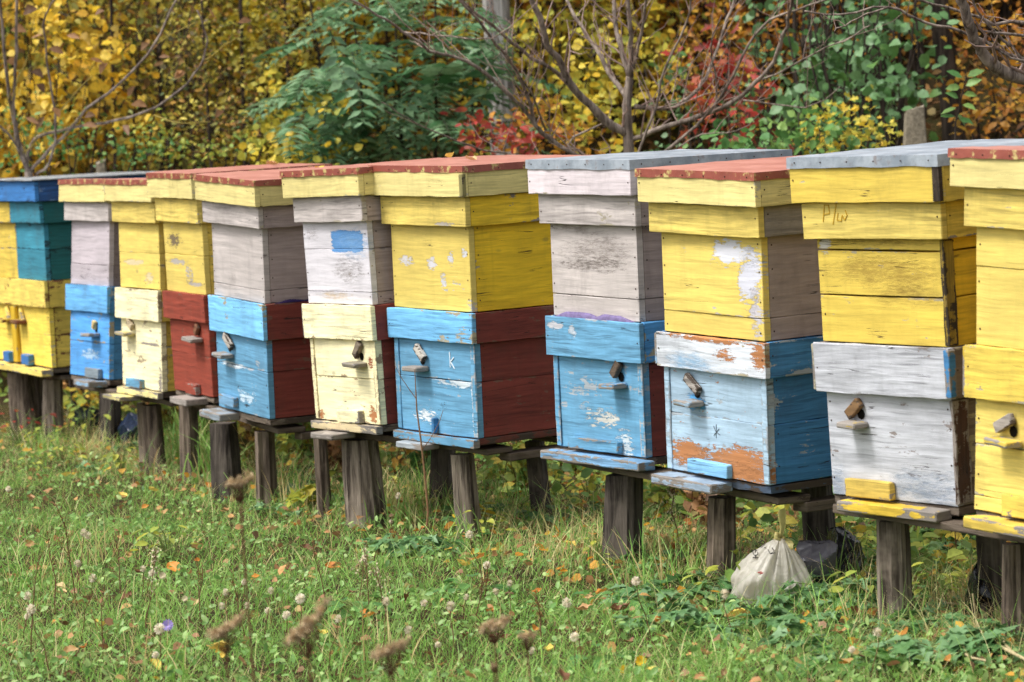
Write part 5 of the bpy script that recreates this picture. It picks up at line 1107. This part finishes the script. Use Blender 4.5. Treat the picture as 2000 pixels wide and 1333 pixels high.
WPOS = [(600, 985, 0), (640, 990, 0), (560, 975, 0), (690, 985, 0), (820, 1090, 1), (770, 1080, 0), (880, 1070, 2), (1290, 1190, 0), (1340, 1180, 1), (1400, 1160, 1), (1460, 1175, 0), (1500, 1160, 1), (1560, 1190, 0), (1640, 1150, 1), (1700, 1260, 1), (1780, 1250, 1), (1830, 1300, 0), (1740, 1310, 1), (1640, 1310, 2), (1560, 1300, 0), (1850, 1230, 0), (1400, 1240, 2), (1300, 1230, 1), (480, 960, 0), (430, 975, 2), (240, 930, 3), (180, 930, 0), (940, 1060, 3), (760, 990, 3), (860, 1010, 3), (920, 1170, 2), (1180, 1300, 2), (700, 1200, 2), (330, 1100, 3), (60, 930, 3), (120, 910, 3), (1920, 1300, 1), (1660, 1210, 0), (1480, 1250, 1), (540, 1010, 0), (1340, 1010, 3), (1150, 980, 3), (1530, 1020, 3), (1660, 1010, 3), (1830, 1080, 1), (1870, 1060, 3), (1130, 1010, 0), (290, 860, 3), (700, 900, 3), (820, 900, 3), (1260, 1180, 0), (1220, 1190, 2), (1600, 1235, 1), (1720, 1220, 0), (1990, 1300, 1), (1430, 1180, 3), (1470, 1188, 1), (1520, 1192, 0), (1570, 1196, 1), (1610, 1190, 0), (1660, 1192, 1), (1500, 1200, 0), (1540, 1205, 1), (500, 945, 3), (560, 950, 1), (660, 985, 3), (730, 1000, 1), (850, 1000, 3), (900, 1030, 1), (1010, 1020, 3), (1060, 1030, 0), (1170, 1110, 3), (1250, 1120, 1), (1360, 1110, 3), (1430, 1120, 3), (1700, 1200, 3), (1790, 1200, 1), (1830, 1180, 3), (1900, 1170, 3), (1960, 1190, 1), (240, 895, 1), (200, 890, 3), (330, 900, 3), (90, 885, 3)]
first = {}
for (px, py, k) in WPOS:
    p = ground_hit(px, py)
    if k not in first: r = first[k] = WP[k]
    else: r = copy_tree(WP[k])
    s_ = rng.uniform(.8, 1.25) * (1.12 if 1420 < px < 1670 and py < 1215 else 1); r.location = (p.x, p.y, p.z - .01); r.scale = (s_,) * 3; r.rotation_euler = (0, 0, rng.uniform(0, 6.28)); tag(r, WL[k] + ' in the grass', 'weed', 'low ' + ['blue-green lobed', 'three-leaved green', 'oval leaved', 'yellowish'][k] + ' weeds')
r = weed_proto(9, 7, .05, .085, 'lobed', 'midgreen', .10); p = ground_hit(610, 1000); r.location = p; tag(r, 'fresh light green plant with large cut leaves in front of the posts', 'weed')
r = weed_proto(10, 6, .05, .06, 'oval', 'yellow', .10); p = ground_hit(925, 1050); r.location = p; tag(r, 'small plant with yellow-green upright leaves beside the post', 'weed')
r = weed_proto(11, 26, .16, .05, 'oval', 'midgreen', .22); p = ground_hit(170, 880); r.location = p; tag(r, 'light green leafy plant between the leftmost posts', 'weed')
r = weed_proto(12, 24, .2, .04, 'oval', 'red', .16); p = ground_hit(40, 880); r.location = p; tag(r, 'small shrub with red leaves under the long yellow hive', 'weed')
def thicket():
    """dark leafy stems hanging and growing in the gaps between the posts"""
    for (px, py, n, rr, hh, mt, lab) in [(590, 930, 60, .16, .30, 'midgreen', 'dark leafy stems growing between the left and middle posts'), (800, 960, 70, .17, .32, 'olive', 'brown and green tangle of stems beside the middle posts'), (970, 950, 50, .16, .28, 'green', 'leafy stems behind the middle right post'), (1310, 1040, 60, .14, .22, 'midgreen', 'weedy stems with mixed leaves between the blue hives'), (1500, 1010, 60, .2, .25, 'green', 'green weeds behind the tied white bag'), (1850, 1090, 70, .18, .25, 'green', 'green weeds with dark curled stems between the right posts'), (1660, 1050, 40, .12, .2, 'green', 'green weeds seen beside the black bag'), (330, 850, 40, .14, .22, 'olive', 'yellowish stems between the left posts'), (1120, 960, 60, .16, .2, 'midgreen', 'green weeds right of the dark back post'), (190, 830, 40, .2, .25, 'gold', 'golden leaves showing between the leftmost posts'), (480, 920, 60, .13, .28, 'olive', 'dark twiggy weeds between the dark left posts'), (660, 960, 60, .12, .25, 'brown', 'withered brown weeds left of the thick grey post'), (840, 985, 60, .13, .25, 'green', 'dark green leafy stems left of the middle post'), (1010, 990, 60, .13, .24, 'midgreen', 'mixed green stems between the middle posts'), (1370, 1060, 50, .1, .2, 'brown', 'withered brown stems right of the stout dark post'), (400, 880, 50, .13, .22, 'green', 'green stems behind the long grass tuft'), (60, 850, 60, .2, .25, 'brown', 'brown withered plants under the long yellow hive')]:
        n = int(n * 1.7)
        p = ground_hit(px, py); Y = p.y + .35; p = Vector((at(px, 800, Y).x, Y, 0)); p.z = gzf(p.x, p.y); root = empty('tangled_weed', p); tag(root, lab, 'weed'); mb = MB(); P = []
        for i in range(16):
            a = rng.uniform(0, 6.28); r_ = rr * rng.uniform(.1, 1); e = Vector((math.cos(a) * r_, math.sin(a) * r_, hh * rng.uniform(.5, 1.1))); b_ = Vector((rng.normal() * rr * .4, rng.normal() * rr * .4, 0)); m_ = (b_ + e) / 2 + Vector(rng.normal(size=3) * .03)
            mb.tube([b_, m_, e], [.0022, .0018, .001], 4, 0, cap=False)
            for t in rng.uniform(.2, 1, n // 8): P.append(list((b_ * (1 - t) + e * t) + Vector(rng.normal(size=3) * .02)))
        mb.build('stalks', TWIGB, root); N = len(P); leaf_object('leaves', np.array(P), rdir(N, -.2, .5), rdir(N, 1, .4) + np.array([0, -.3, 0]), .045 * rng.uniform(.6, 1.2, N), 'oval', rng.random(N), LM[mt], root, width=1.1)
thicket()

# ------------------------------------------------------------------ seed heads, flowers, dry stalks
def fluffmat():
    s = NT('seed_fluff'); s.b.inputs['Base Color'].default_value = rgb(238, 228, 206); s.b.inputs['Roughness'].default_value = .9
    tr = s.n('BsdfTranslucent'); tr.inputs[0].default_value = rgb(220, 210, 190); mx = s.n('MixShader'); mx.inputs[0].default_value = .4
    s.l(s.b.outputs[0], mx.inputs[1]); s.l(tr.outputs[0], mx.inputs[2]); s.l(mx.outputs[0], s.t.nodes['Material Output'].inputs['Surface']); return s.m
FLUFF = fluffmat(); SCAB = plain('petals_lilac', rgb(168, 150, 210), .7, .2, 0, .2, 90, 0); DAND = plain('petals_yellow', rgb(238, 190, 30), .7, .2, 0, .2, 90, 0); UMB = plain('dry_umbel', rgb(214, 190, 152), .9, .1, 0, .35, 90, 0); SEEDB = plain('seed_brown', rgb(140, 106, 60), .9, .1, 0, .4, 90, 0); CREAMF = plain('seed_cream', rgb(206, 192, 160), .9, .1, 0, .2, 90, 0)
def tufts(mb, c, r, n, size, hemi=False, slim=.18):
    """ball of fine radiating bristles"""
    for i in range(n):
        d = Vector(rng.normal(size=3)); d = d.normalized()
        if hemi and d.z < -.1: d.z = -d.z * .3
        s_ = d.cross(Vector((.3, .2, 1))).normalized() * size * slim; a = c + d * r * .15; b = c + d * r * rng.uniform(.8, 1.08)
        mb.add([a, b + s_, b + d * size * .25, b - s_], [(0, 1, 2, 3)], 0, .5)
def stalk(mb, h, lean=.25, r=.0012, wob=.006):
    a = rng.uniform(0, 6.28); pts = [Vector((math.cos(a) * h * lean * t ** 1.5, math.sin(a) * h * lean * t ** 1.5, h * t)) + Vector(rng.normal(size=3) * wob * t) for t in (0, .25, .5, .75, 1)]
    mb.tube(pts, [r * (1.3 - .6 * t) for t in (0, .25, .5, .75, 1)], 5, 0, cap=False); return pts
def seedhead(h=.12, r=.011):
    root = empty('seed_head'); mb = MB(); pts = stalk(mb, h); mb.build('stalk', TWIGB, root); mb = MB(); tufts(mb, pts[-1], r, 150, .006); mb.build('fluff', FLUFF, root); return root
SH = [seedhead(.10, .0105), seedhead(.14, .0095), seedhead(.075, .009)]
SHP = [(950, 1118), (948, 1100), (980, 1155), (995, 1150), (745, 1245), (780, 1235), (1128, 1270), (1143, 1262), (312, 1270), (322, 1275), (515, 1197), (563, 1200), (445, 1195), (443, 1205), (288, 1113), (276, 1120), (150, 1098), (155, 1102), (170, 1065), (35, 975), (60, 1190), (45, 1195), (1275, 1205), (1663, 1258), (1702, 1283), (475, 1160), (535, 1180), (495, 1190), (700, 1130), (873, 1250), (1430, 1200), (760, 1000), (770, 997), (590, 1205), (100, 1280), (1025, 1300), (885, 1225), (640, 1260), (905, 1160), (820, 1190), (160, 1190)]
for i, (px, py) in enumerate(SHP):
    k = i % 3; r = SH[k] if i < 3 else copy_tree(SH[k]); h = (.10, .14, .075)[k]; d = ray(px, py); p = ground_hit(px, min(1330, py + 60)); q = Vector((p.x, p.y, gzf(p.x, p.y)))
    s_ = rng.uniform(.8, 1.2); r.location = q; r.scale = (s_,) * 3; r.rotation_euler = (0, 0, rng.uniform(0, 6.28)); tag(r, 'round cream fluffy seed head on a thin stalk in the grass', 'seed head', 'fluffy seed heads in the grass')
def weedstalk(px, py, h, label, mat=TWIGB, seed=SEEDB, dens=60, lean=.2, name='dry_weed_stalk', leafy=True, Y=None, droop=0, r=.0014, group=None, sz=.006, top=.5):
    p = ground_hit(px, py) if Y is None else at(px, 1200, Y); p.z = gzf(p.x, p.y) if Y is None or True else p.z; root = empty(name, p); tag(root, label, 'weed stalk', group); mb = MB(); pts = stalk(mb, h, lean, r, .008)
    side = []
    for i in range(9):
        t = rng.uniform(.35, .95); k = int(t * 4); b = pts[k].lerp(pts[min(4, k + 1)], t * 4 - k); e = b + Vector((rng.normal() * .02, rng.normal() * .02, rng.uniform(.02, .06))); mb.tube([b, (b + e) / 2 + Vector(rng.normal(size=3) * .004), e], [r * .5, r * .4, r * .25], 4, 0, cap=False); side.append((b, e))
    mb.build('stalk', mat, root); mb = MB()
    for i in range(dens):
        b, e = side[rng.integers(9)]; c = b.lerp(e, rng.uniform(.3, 1.1)) if rng.random() < .7 else pts[3].lerp(pts[4], rng.uniform(0, 1.03))
        c = c + Vector(rng.normal(size=3) * .003); d = Vector(rng.normal(size=3)).normalized() * sz * rng.uniform(.5, 1); w = d.cross(Vector(rng.normal(size=3))).normalized() * sz * .35
        mb.add([c - d * .5, c + w, c + d * .7, c - w], [(0, 1, 2, 3)], 0, .5)
    mb.build('seeds', seed, root); return root
for i, (px, py, h, sd_, lab) in enumerate([(150, 1190, .30, SEEDB, 'leaning dry weed with olive yellow seeds at the left edge'), (110, 1230, .26, SEEDB, 'second leaning dry weed with reddish stem at the left'), (240, 1200, .22, SEEDB, 'thin brown weed with yellow seed spikes left of the seed heads'), (285, 1260, .24, CREAMF, 'upright dark weed stalk with pale seed tufts'), (760, 1240, .17, CREAMF, 'short weed covered in tan seed fluff'), (720, 1210, .18, CREAMF, 'tan seeded weed leaning to the left'), (1330, 1120, .24, CREAMF, 'dry weed with pale seed cluster in front of the pale blue hive'), (480, 1270, .18, SEEDB, 'short reddish dry weed'), (1060, 1270, .14, SEEDB, 'small dark dry weed near the bottom middle'), (60, 1300, .26, SEEDB, 'dark branching dry weed at the bottom left'), (200, 1310, .2, SEEDB, 'thin dark dry weed at the bottom left'), (390, 1230, .16, SEEDB, 'low dark stalk amid the seed heads'), (640, 1200, .2, SEEDB, 'fine brown stalk in the middle of the grass'), (1470, 1190, .16, SEEDB, 'dry brown stalk in front of the white bag'), (930, 1230, .16, SEEDB, 'fine dry stalk right of the seed heads'), (1870, 1150, .18, SEEDB, 'dark curled stalk between the right posts')]):
    weedstalk(px, py, h, lab, seed=sd_, dens=90 if sd_ is CREAMF else 60, sz=.007 if sd_ is CREAMF else .005)
# the tall thin stalk in front of the middle blue hive
def tall_stalk():
    Y = hw_pt(6, -.1, -.34, 0).y - .15; o = at(832, 1005, Y); root = empty('tall_dry_stalk', o); tag(root, 'tall thin dry stalk rising in front of the blue hive with the K', 'weed stalk'); mb = MB()
    P = lambda l: [at(a, b, Y) - o for a, b in l]
    mb.tube([Vector((0, 0, -.05))] + P([(836, 1000), (830, 930), (822, 860), (814, 800), (812, 760), (810, 722)]), [.004, .0036, .0033, .0028, .0024, .0018, .001], 6); mb.tube(P([(812, 778), (800, 762), (785, 740), (770, 712)]), [.0014, .0012, .001, .0006], 4); mb.tube(P([(824, 880), (840, 858), (858, 825), (866, 800)]), [.0014, .0012, .001, .0008], 4)
    mb.build('stalk', plain('stalk_tan', rgb(140, 106, 76), .7, .2, 0, .3, 60, 0), root); mb = MB()
    for (px, py) in [(866, 795), (862, 790), (870, 800), (858, 800), (868, 788)]: tufts(mb, at(px, py, Y) - o, .006, 12, .004)
    mb.build('seeds', BARKD, root)
tall_stalk()
# flowers
def flower(px, py, hd_, mat, label, cat, r, Yo=None, h=.16):
    p = ground_hit(px, min(1332, py + int(h * 400))); root = empty('flower', p); tag(root, label, cat); top = at(px, py, p.y) - p; mb = MB(); mb.tube([(0, 0, 0), (top.x * .3 + .01, 0, top.z * .5), top], [.0018, .0015, .0012], 5, 0, cap=False); mb.build('stalk', TWIGG, root)
    mb = MB()
    for ring, (rr, n, zz) in enumerate([(r, 14, 0), (r * .75, 11, .003), (r * .45, 8, .006)]):
        for k in range(n):
            a = 6.283 * k / n + ring * .3; d = Vector((math.cos(a), -.55 * abs(1) + .5 * math.sin(a), math.sin(a))) ; d = d / d.length; w = d.cross(Vector((0, -1, .3))).normalized() * rr * .2; c = top + Vector((0, -zz, 0)); mb.add([c, c + d * rr * .7 + w, c + d * rr, c + d * rr * .7 - w], [(0, 1, 2, 3)], 0, .5)
    mb.build('petals', mat, root)
flower(328, 1222, None, SCAB, 'lilac scabious flower on a pale stem at lower left', 'flower', .017); flower(1218, 1308, None, DAND, 'lower of the two small yellow flowers at the bottom', 'flower', .012, h=.05); flower(1252, 1292, None, DAND, 'upper of the two small yellow flowers at the bottom', 'flower', .016, h=.06)
flower(318, 1125, None, CREAMF, 'flat white flower beside the orange fallen leaf', 'flower', .012, h=.12); flower(361, 1170, None, CREAMF, 'small white flower below the orange fallen leaf', 'flower', .010, h=.10)
# dry brown umbels standing near the camera, out of focus
def umbel(px, py, Y, R_, label, tilt=0, shape=1.0):
    top = at(px, py, Y); g = gzf(top.x, Y); root = empty('dry_umbel', (top.x, Y, g)); tag(root, label, 'dried flower', 'brown dried flower heads in the foreground'); o = Vector((top.x, Y, g)); t = top - o; mb = MB(); base = t - Vector((0, 0, R_ * 1.3))
    mb.tube([(rng.normal() * .02, .02, 0), base * .5 + Vector((.01, 0, 0)), base], [.0022, .002, .0018], 6, 0, cap=False); mb2 = MB()
    for i in range(26):
        a = 6.283 * i / 26 * 3.1; rr = R_ * (i / 26) ** .5; e = t + Vector((math.cos(a) * rr, math.sin(a) * rr * .8, .35 * rr * shape + tilt * math.cos(a) * rr + rng.normal() * .003)); mb.tube([base, base.lerp(e, .5) + Vector((math.cos(a), math.sin(a), 0)) * rr * .15, e], [.0008, .0006, .0005], 3, 0, cap=False); tufts(mb2, e, R_ * .24, 34, R_ * .15, slim=.5)
    mb.build('stalk', TWIGB, root); mb2.build('seeds', UMB, root)
umbel(600, 1232, 4.6, .033, 'largest blurred brown dried head at the bottom, tilted up to the right', .9, 1.4); umbel(440, 1235, 4.7, .028, 'blurred brown dried head left of the largest one', .5); umbel(762, 1275, 4.6, .028, 'blurred brown dried head at the bottom, right of the largest one', .3); umbel(965, 1222, 5.2, .026, 'flat topped brown dried head in the bottom middle', .3, .5); umbel(1030, 1250, 5.2, .016, 'small dark dried head beside the flat topped one', 0, 1.6); umbel(468, 950, 5.2, .024, 'blurred brown dried head in front of the dark left post', .2, 1.2); umbel(965, 1305, 5.2, .008, 'tiny narrow dried head at the bottom edge', 0, 2)
# pale broken twigs at the bottom right
for i, (pts, r, lab) in enumerate([([(1900, 1268), (1950, 1300), (2010, 1340)], .0045, 'thick pale broken twig lying at the bottom right corner'), ([(1865, 1295), (1900, 1325), (1930, 1340)], .0035, 'short pale twig left of the thick one'), ([(1900, 1160), (1905, 1200), (1912, 1260)], .0022, 'thin pale twig standing upright at the right'), ([(1955, 1265), (1965, 1300), (1990, 1330)], .003, 'thin pale twig crossing the thick one'), ([(1830, 1195), (1850, 1212), (1890, 1225)], .0022, 'thin bent straw beside the right post')]):
    P = [ground_hit(a, b) + Vector((0, 0, .035 + .01 * k)) for k, (a, b) in enumerate(pts)]
    if 'upright' in lab: g0 = ground_hit(1912, 1262); P = [at(a, b, g0.y) for a, b in pts]
    o = Vector(P[0]); mb = MB(); mb.tube([p - o for p in P], [r, r * .9, r * .7], 7, 0, jit=.1); ob = mb.build('twig', TWIGP); ob.location = o; tag(ob, lab, 'twig', 'pale twigs at the bottom right')

# ------------------------------------------------------------------ rubbish bags under the stand
def plastic(name, col, rough, trans=0.0, alpha=None):
    s = NT(name); P = s.obj(); a = s.noise(P, 14, 6, .6, 1.5); b = s.noise(P, 40, 3, .6)
    s.l(s.mix(s.ramp(a, .35, .7), tuple(c * .8 for c in col[:3]) + (1,), col), s.b.inputs['Base Color']); s.b.inputs['Roughness'].default_value = rough; s.b.inputs['Specular IOR Level'].default_value = .5
    bp = s.n('Bump'); bp.inputs['Distance'].default_value = .012 if trans else .005; bp.inputs['Strength'].default_value = .6; s.l(s.math('MULTIPLY_ADD', b, .2 if trans else .05, a), bp.inputs['Height']); s.l(bp.outputs[0], s.b.inputs['Normal'])
    if trans:
        tr = s.n('BsdfTranslucent'); tr.inputs[0].default_value = col; mx = s.n('MixShader'); mx.inputs[0].default_value = trans; s.l(s.b.outputs[0], mx.inputs[1]); s.l(tr.outputs[0], mx.inputs[2]); s.l(mx.outputs[0], s.t.nodes['Material Output'].inputs['Surface'])
    return s.m
def white_bag():
    Y = 8.17; c = at(1515, 1150, Y); g = gzf(c.x, Y) ; root = empty('tied_plastic_bag', (c.x, Y, g)); tag(root, 'white translucent plastic bag tied in a knot, full of rubbish, under the hive stand', 'plastic bag'); o = Vector((c.x, Y, g))
    knot = at(1523, 1052, Y - .02) - o; n = 120; m = 34; vs = []
    for i in range(m):
        t = i / (m - 1); zz = knot.z * (1 - t) ** 1.0
        for k in range(n):
            a = 6.2832 * k / n; big = (min(1, t / .62) ** .85) * (1 if t < .8 else 1 - (t - .8) * .9)
            rx = .098 * big * (1.06 if math.cos(a) < 0 else .88); fold = .94 + (.34 * (abs(math.sin(a * 4.5 + 1 + .9 * math.sin(a * 2) + .5 * t)) ** .6 - .6) + .16 * (abs(math.sin(a * 10.5 + 2 + t * 2)) ** .6 - .6) + .04 * math.sin(a * 31 + t * 9)) * (1 - .72 * t) + .035 * math.sin(a * 6 + t * 23) * t + .06 * math.sin(a * 4 + t * 7)
            r = .008 + rx * fold; sx = -.012 * t if math.cos(a) < 0 else 0
            bulge = .022 * math.sin(t * math.pi) * (1 if math.cos(a) < -.2 else 0)
            vs.append((knot.x * (1 - t) + r * math.cos(a) + sx, knot.y * (1 - t) + r * .8 * math.sin(a), zz + bulge + rng.normal() * .0008))
    fs = [(i * n + k, (i + 1) * n + k, (i + 1) * n + (k + 1) % n, i * n + (k + 1) % n) for i in range(m - 1) for k in range(n)]
    wm = plastic('white_plastic', rgb(222, 216, 202), .3, .5); mb = MB(); mb.add(vs, fs, 0); body = mb.build('bag_body', wm, root, True)
    ym = plastic('yellowish_plastic', rgb(226, 212, 140), .35, .35)
    mb = MB(); kn = knot
    for j in range(3): mb.tube([kn + Vector((.011 * math.cos(a + j), .008 * math.sin(a * 1 + j * 2), .009 * math.sin(a) + .004 * j - .004)) for a in np.linspace(0, 5.6, 12)], .0055, 8)
    mb.build('knot', ym, root, True)
    mb = MB()
    for (tx, ty, w) in ((1531, 994, .015), (1500, 1030, .010), (1552, 1068, .014)):
        e = at(tx, ty, Y - .03) - o; side = Vector((.8, .5, .1)).normalized() if ty < 1050 else Vector((.2, .3, 1)).normalized(); V = []; q = 9
        for i in range(q):
            t = i / (q - 1); cpt = kn.lerp(e, t) + Vector((.004 * math.sin(t * 5), 0, 0))
            for u in (-1, -.4, .3, 1): V.append(cpt + side * (w * u * (.35 + .65 * t) * (1 if t < .9 else .6)) + Vector((0, .004 * math.sin(u * 5), 0)))
        mb.add(V, [(i * 4 + k, i * 4 + k + 1, i * 4 + 5 + k, i * 4 + 4 + k) for i in range(q - 1) for k in range(3)])
    mb.build('bag_ears', ym, root, True)
    # dark printed characters, turned on their side, on the left bulge
    ink = plain('bag_print', rgb(52, 48, 46), .6, .2, 0, .2, 60, 0); mb = MB()
    def on(px, py):
        d = ray(px, py); org = Vector((0, 0, EYE)) - o; best = None
        for i in range(m - 1):
            for k in range(n):
                p = Vector(vs[i * n + k])
                if p.y > kn.y * (1 - i / (m - 1)) + .005: continue
                t = (p - org).dot(d) / d.dot(d); e = (org + d * t - p).length
                if best is None or e < best[0]: best = (e, t)
        return org + d * (best[1] - .004)
    for line in ([(1470, 1074), (1471, 1082), (1475, 1086), (1480, 1083), (1480, 1077), (1475, 1074), (1470, 1077)], [(1475, 1072), (1476, 1089)], [(1470, 1089), (1481, 1089)], [(1476, 1086), (1476, 1092)],
                 [(1481, 1060), (1493, 1064), (1484, 1068), (1495, 1070)], [(1483, 1059), (1490, 1056), (1494, 1060)], [(1500, 1074), (1504, 1082), (1512, 1077), (1508, 1070)], [(1504, 1082), (1514, 1080)]):
        mb.tube([on(*q) for q in line], .0011, 4)
    mb.build('printed_characters', ink, root)
    rm = plain('red_print', rgb(176, 60, 56), .5, .3, 0, .2, 40, 0); mb = MB()
    for (a_, b_) in ((1480, 1119), (1484, 1121)): q = on(a_, b_); mb.tube([q, q + Vector((.01, 0, .002))], .0016, 6)
    mb.build('red_mark', rm, root)
white_bag()
def crumpled(name, label, cx, cy, Y, sx, sz, mat, seed, sy=.07, ridge=.35):
    c = at(cx, cy, Y); g = gzf(c.x, Y); o = Vector((c.x, Y, g)); hgt = (c.z - g) + sz; rs = np.random.default_rng(seed); bm_n = 90; mm = 50; vs = []
    planes = [(rs.normal(size=3), rs.uniform(.55, .98)) for _ in range(24)]; planes = [(v / np.linalg.norm(v), d) for v, d in planes]
    for i in range(mm):
        th = math.pi * i / (mm - 1)
        for k in range(bm_n):
            a = 6.2832 * k / bm_n; d = np.array([math.sin(th) * math.cos(a), math.sin(th) * math.sin(a), math.cos(th)]); r = 1.1
            for v, dd in planes:
                q = d @ v
                if q > .05: r = min(r, dd / q)
            r *= 1 + .018 * math.sin(a * 11 + th * 9 + seed) * math.sin(th * 8) + .05 * math.sin(2 * a + seed) * math.sin(th * 3)
            vs.append((d[0] * r * sx, d[1] * r * sy, max(-.02, hgt / 2 + d[2] * r * hgt / 2)))
    fs = [(i * bm_n + k, (i + 1) * bm_n + k, (i + 1) * bm_n + (k + 1) % bm_n, i * bm_n + (k + 1) % bm_n) for i in range(mm - 1) for k in range(bm_n)]
    mb = MB(); mb.add(vs, fs); ob = mb.build(name, mat); ob.location = o; tag(ob, label, 'plastic bag' if 'bag' in name else 'plastic sheet'); return ob
BLK = plastic('black_plastic', rgb(22, 22, 26), .16); GRP = plastic('grey_shiny_plastic', rgb(96, 94, 100), .14); NAVY = plastic('navy_plastic', rgb(22, 38, 64), .4)
crumpled('black_plastic_bag', 'crumpled shiny black plastic bag beside the white tied bag', 1650, 1058, 8.42, .068, .05, BLK, 3)
crumpled('black_plastic_bag', 'grey glinting part-filled black plastic bag touching the white tied bag', 1600, 1078, 8.25, .062, .055, GRP, 8)
crumpled('black_plastic_bag', 'flat black plastic bag lying right of the crumpled one', 1660, 1120, 8.42, .075, .02, BLK, 12)
crumpled('black_plastic_sheet', 'dark black plastic sheet heaped under the far right hive', 1925, 1120, 7.75, .075, .03, BLK, 21)
crumpled('blue_plastic_sheet', 'dark blue plastic sheet heaped behind the left posts', 170, 815, 14.6, .10, .05, NAVY, 5, .1)
crumpled('blue_plastic_sheet', 'blue plastic sheet behind the pale post at the left', 255, 822, 13.9, .07, .05, NAVY, 6, .1)
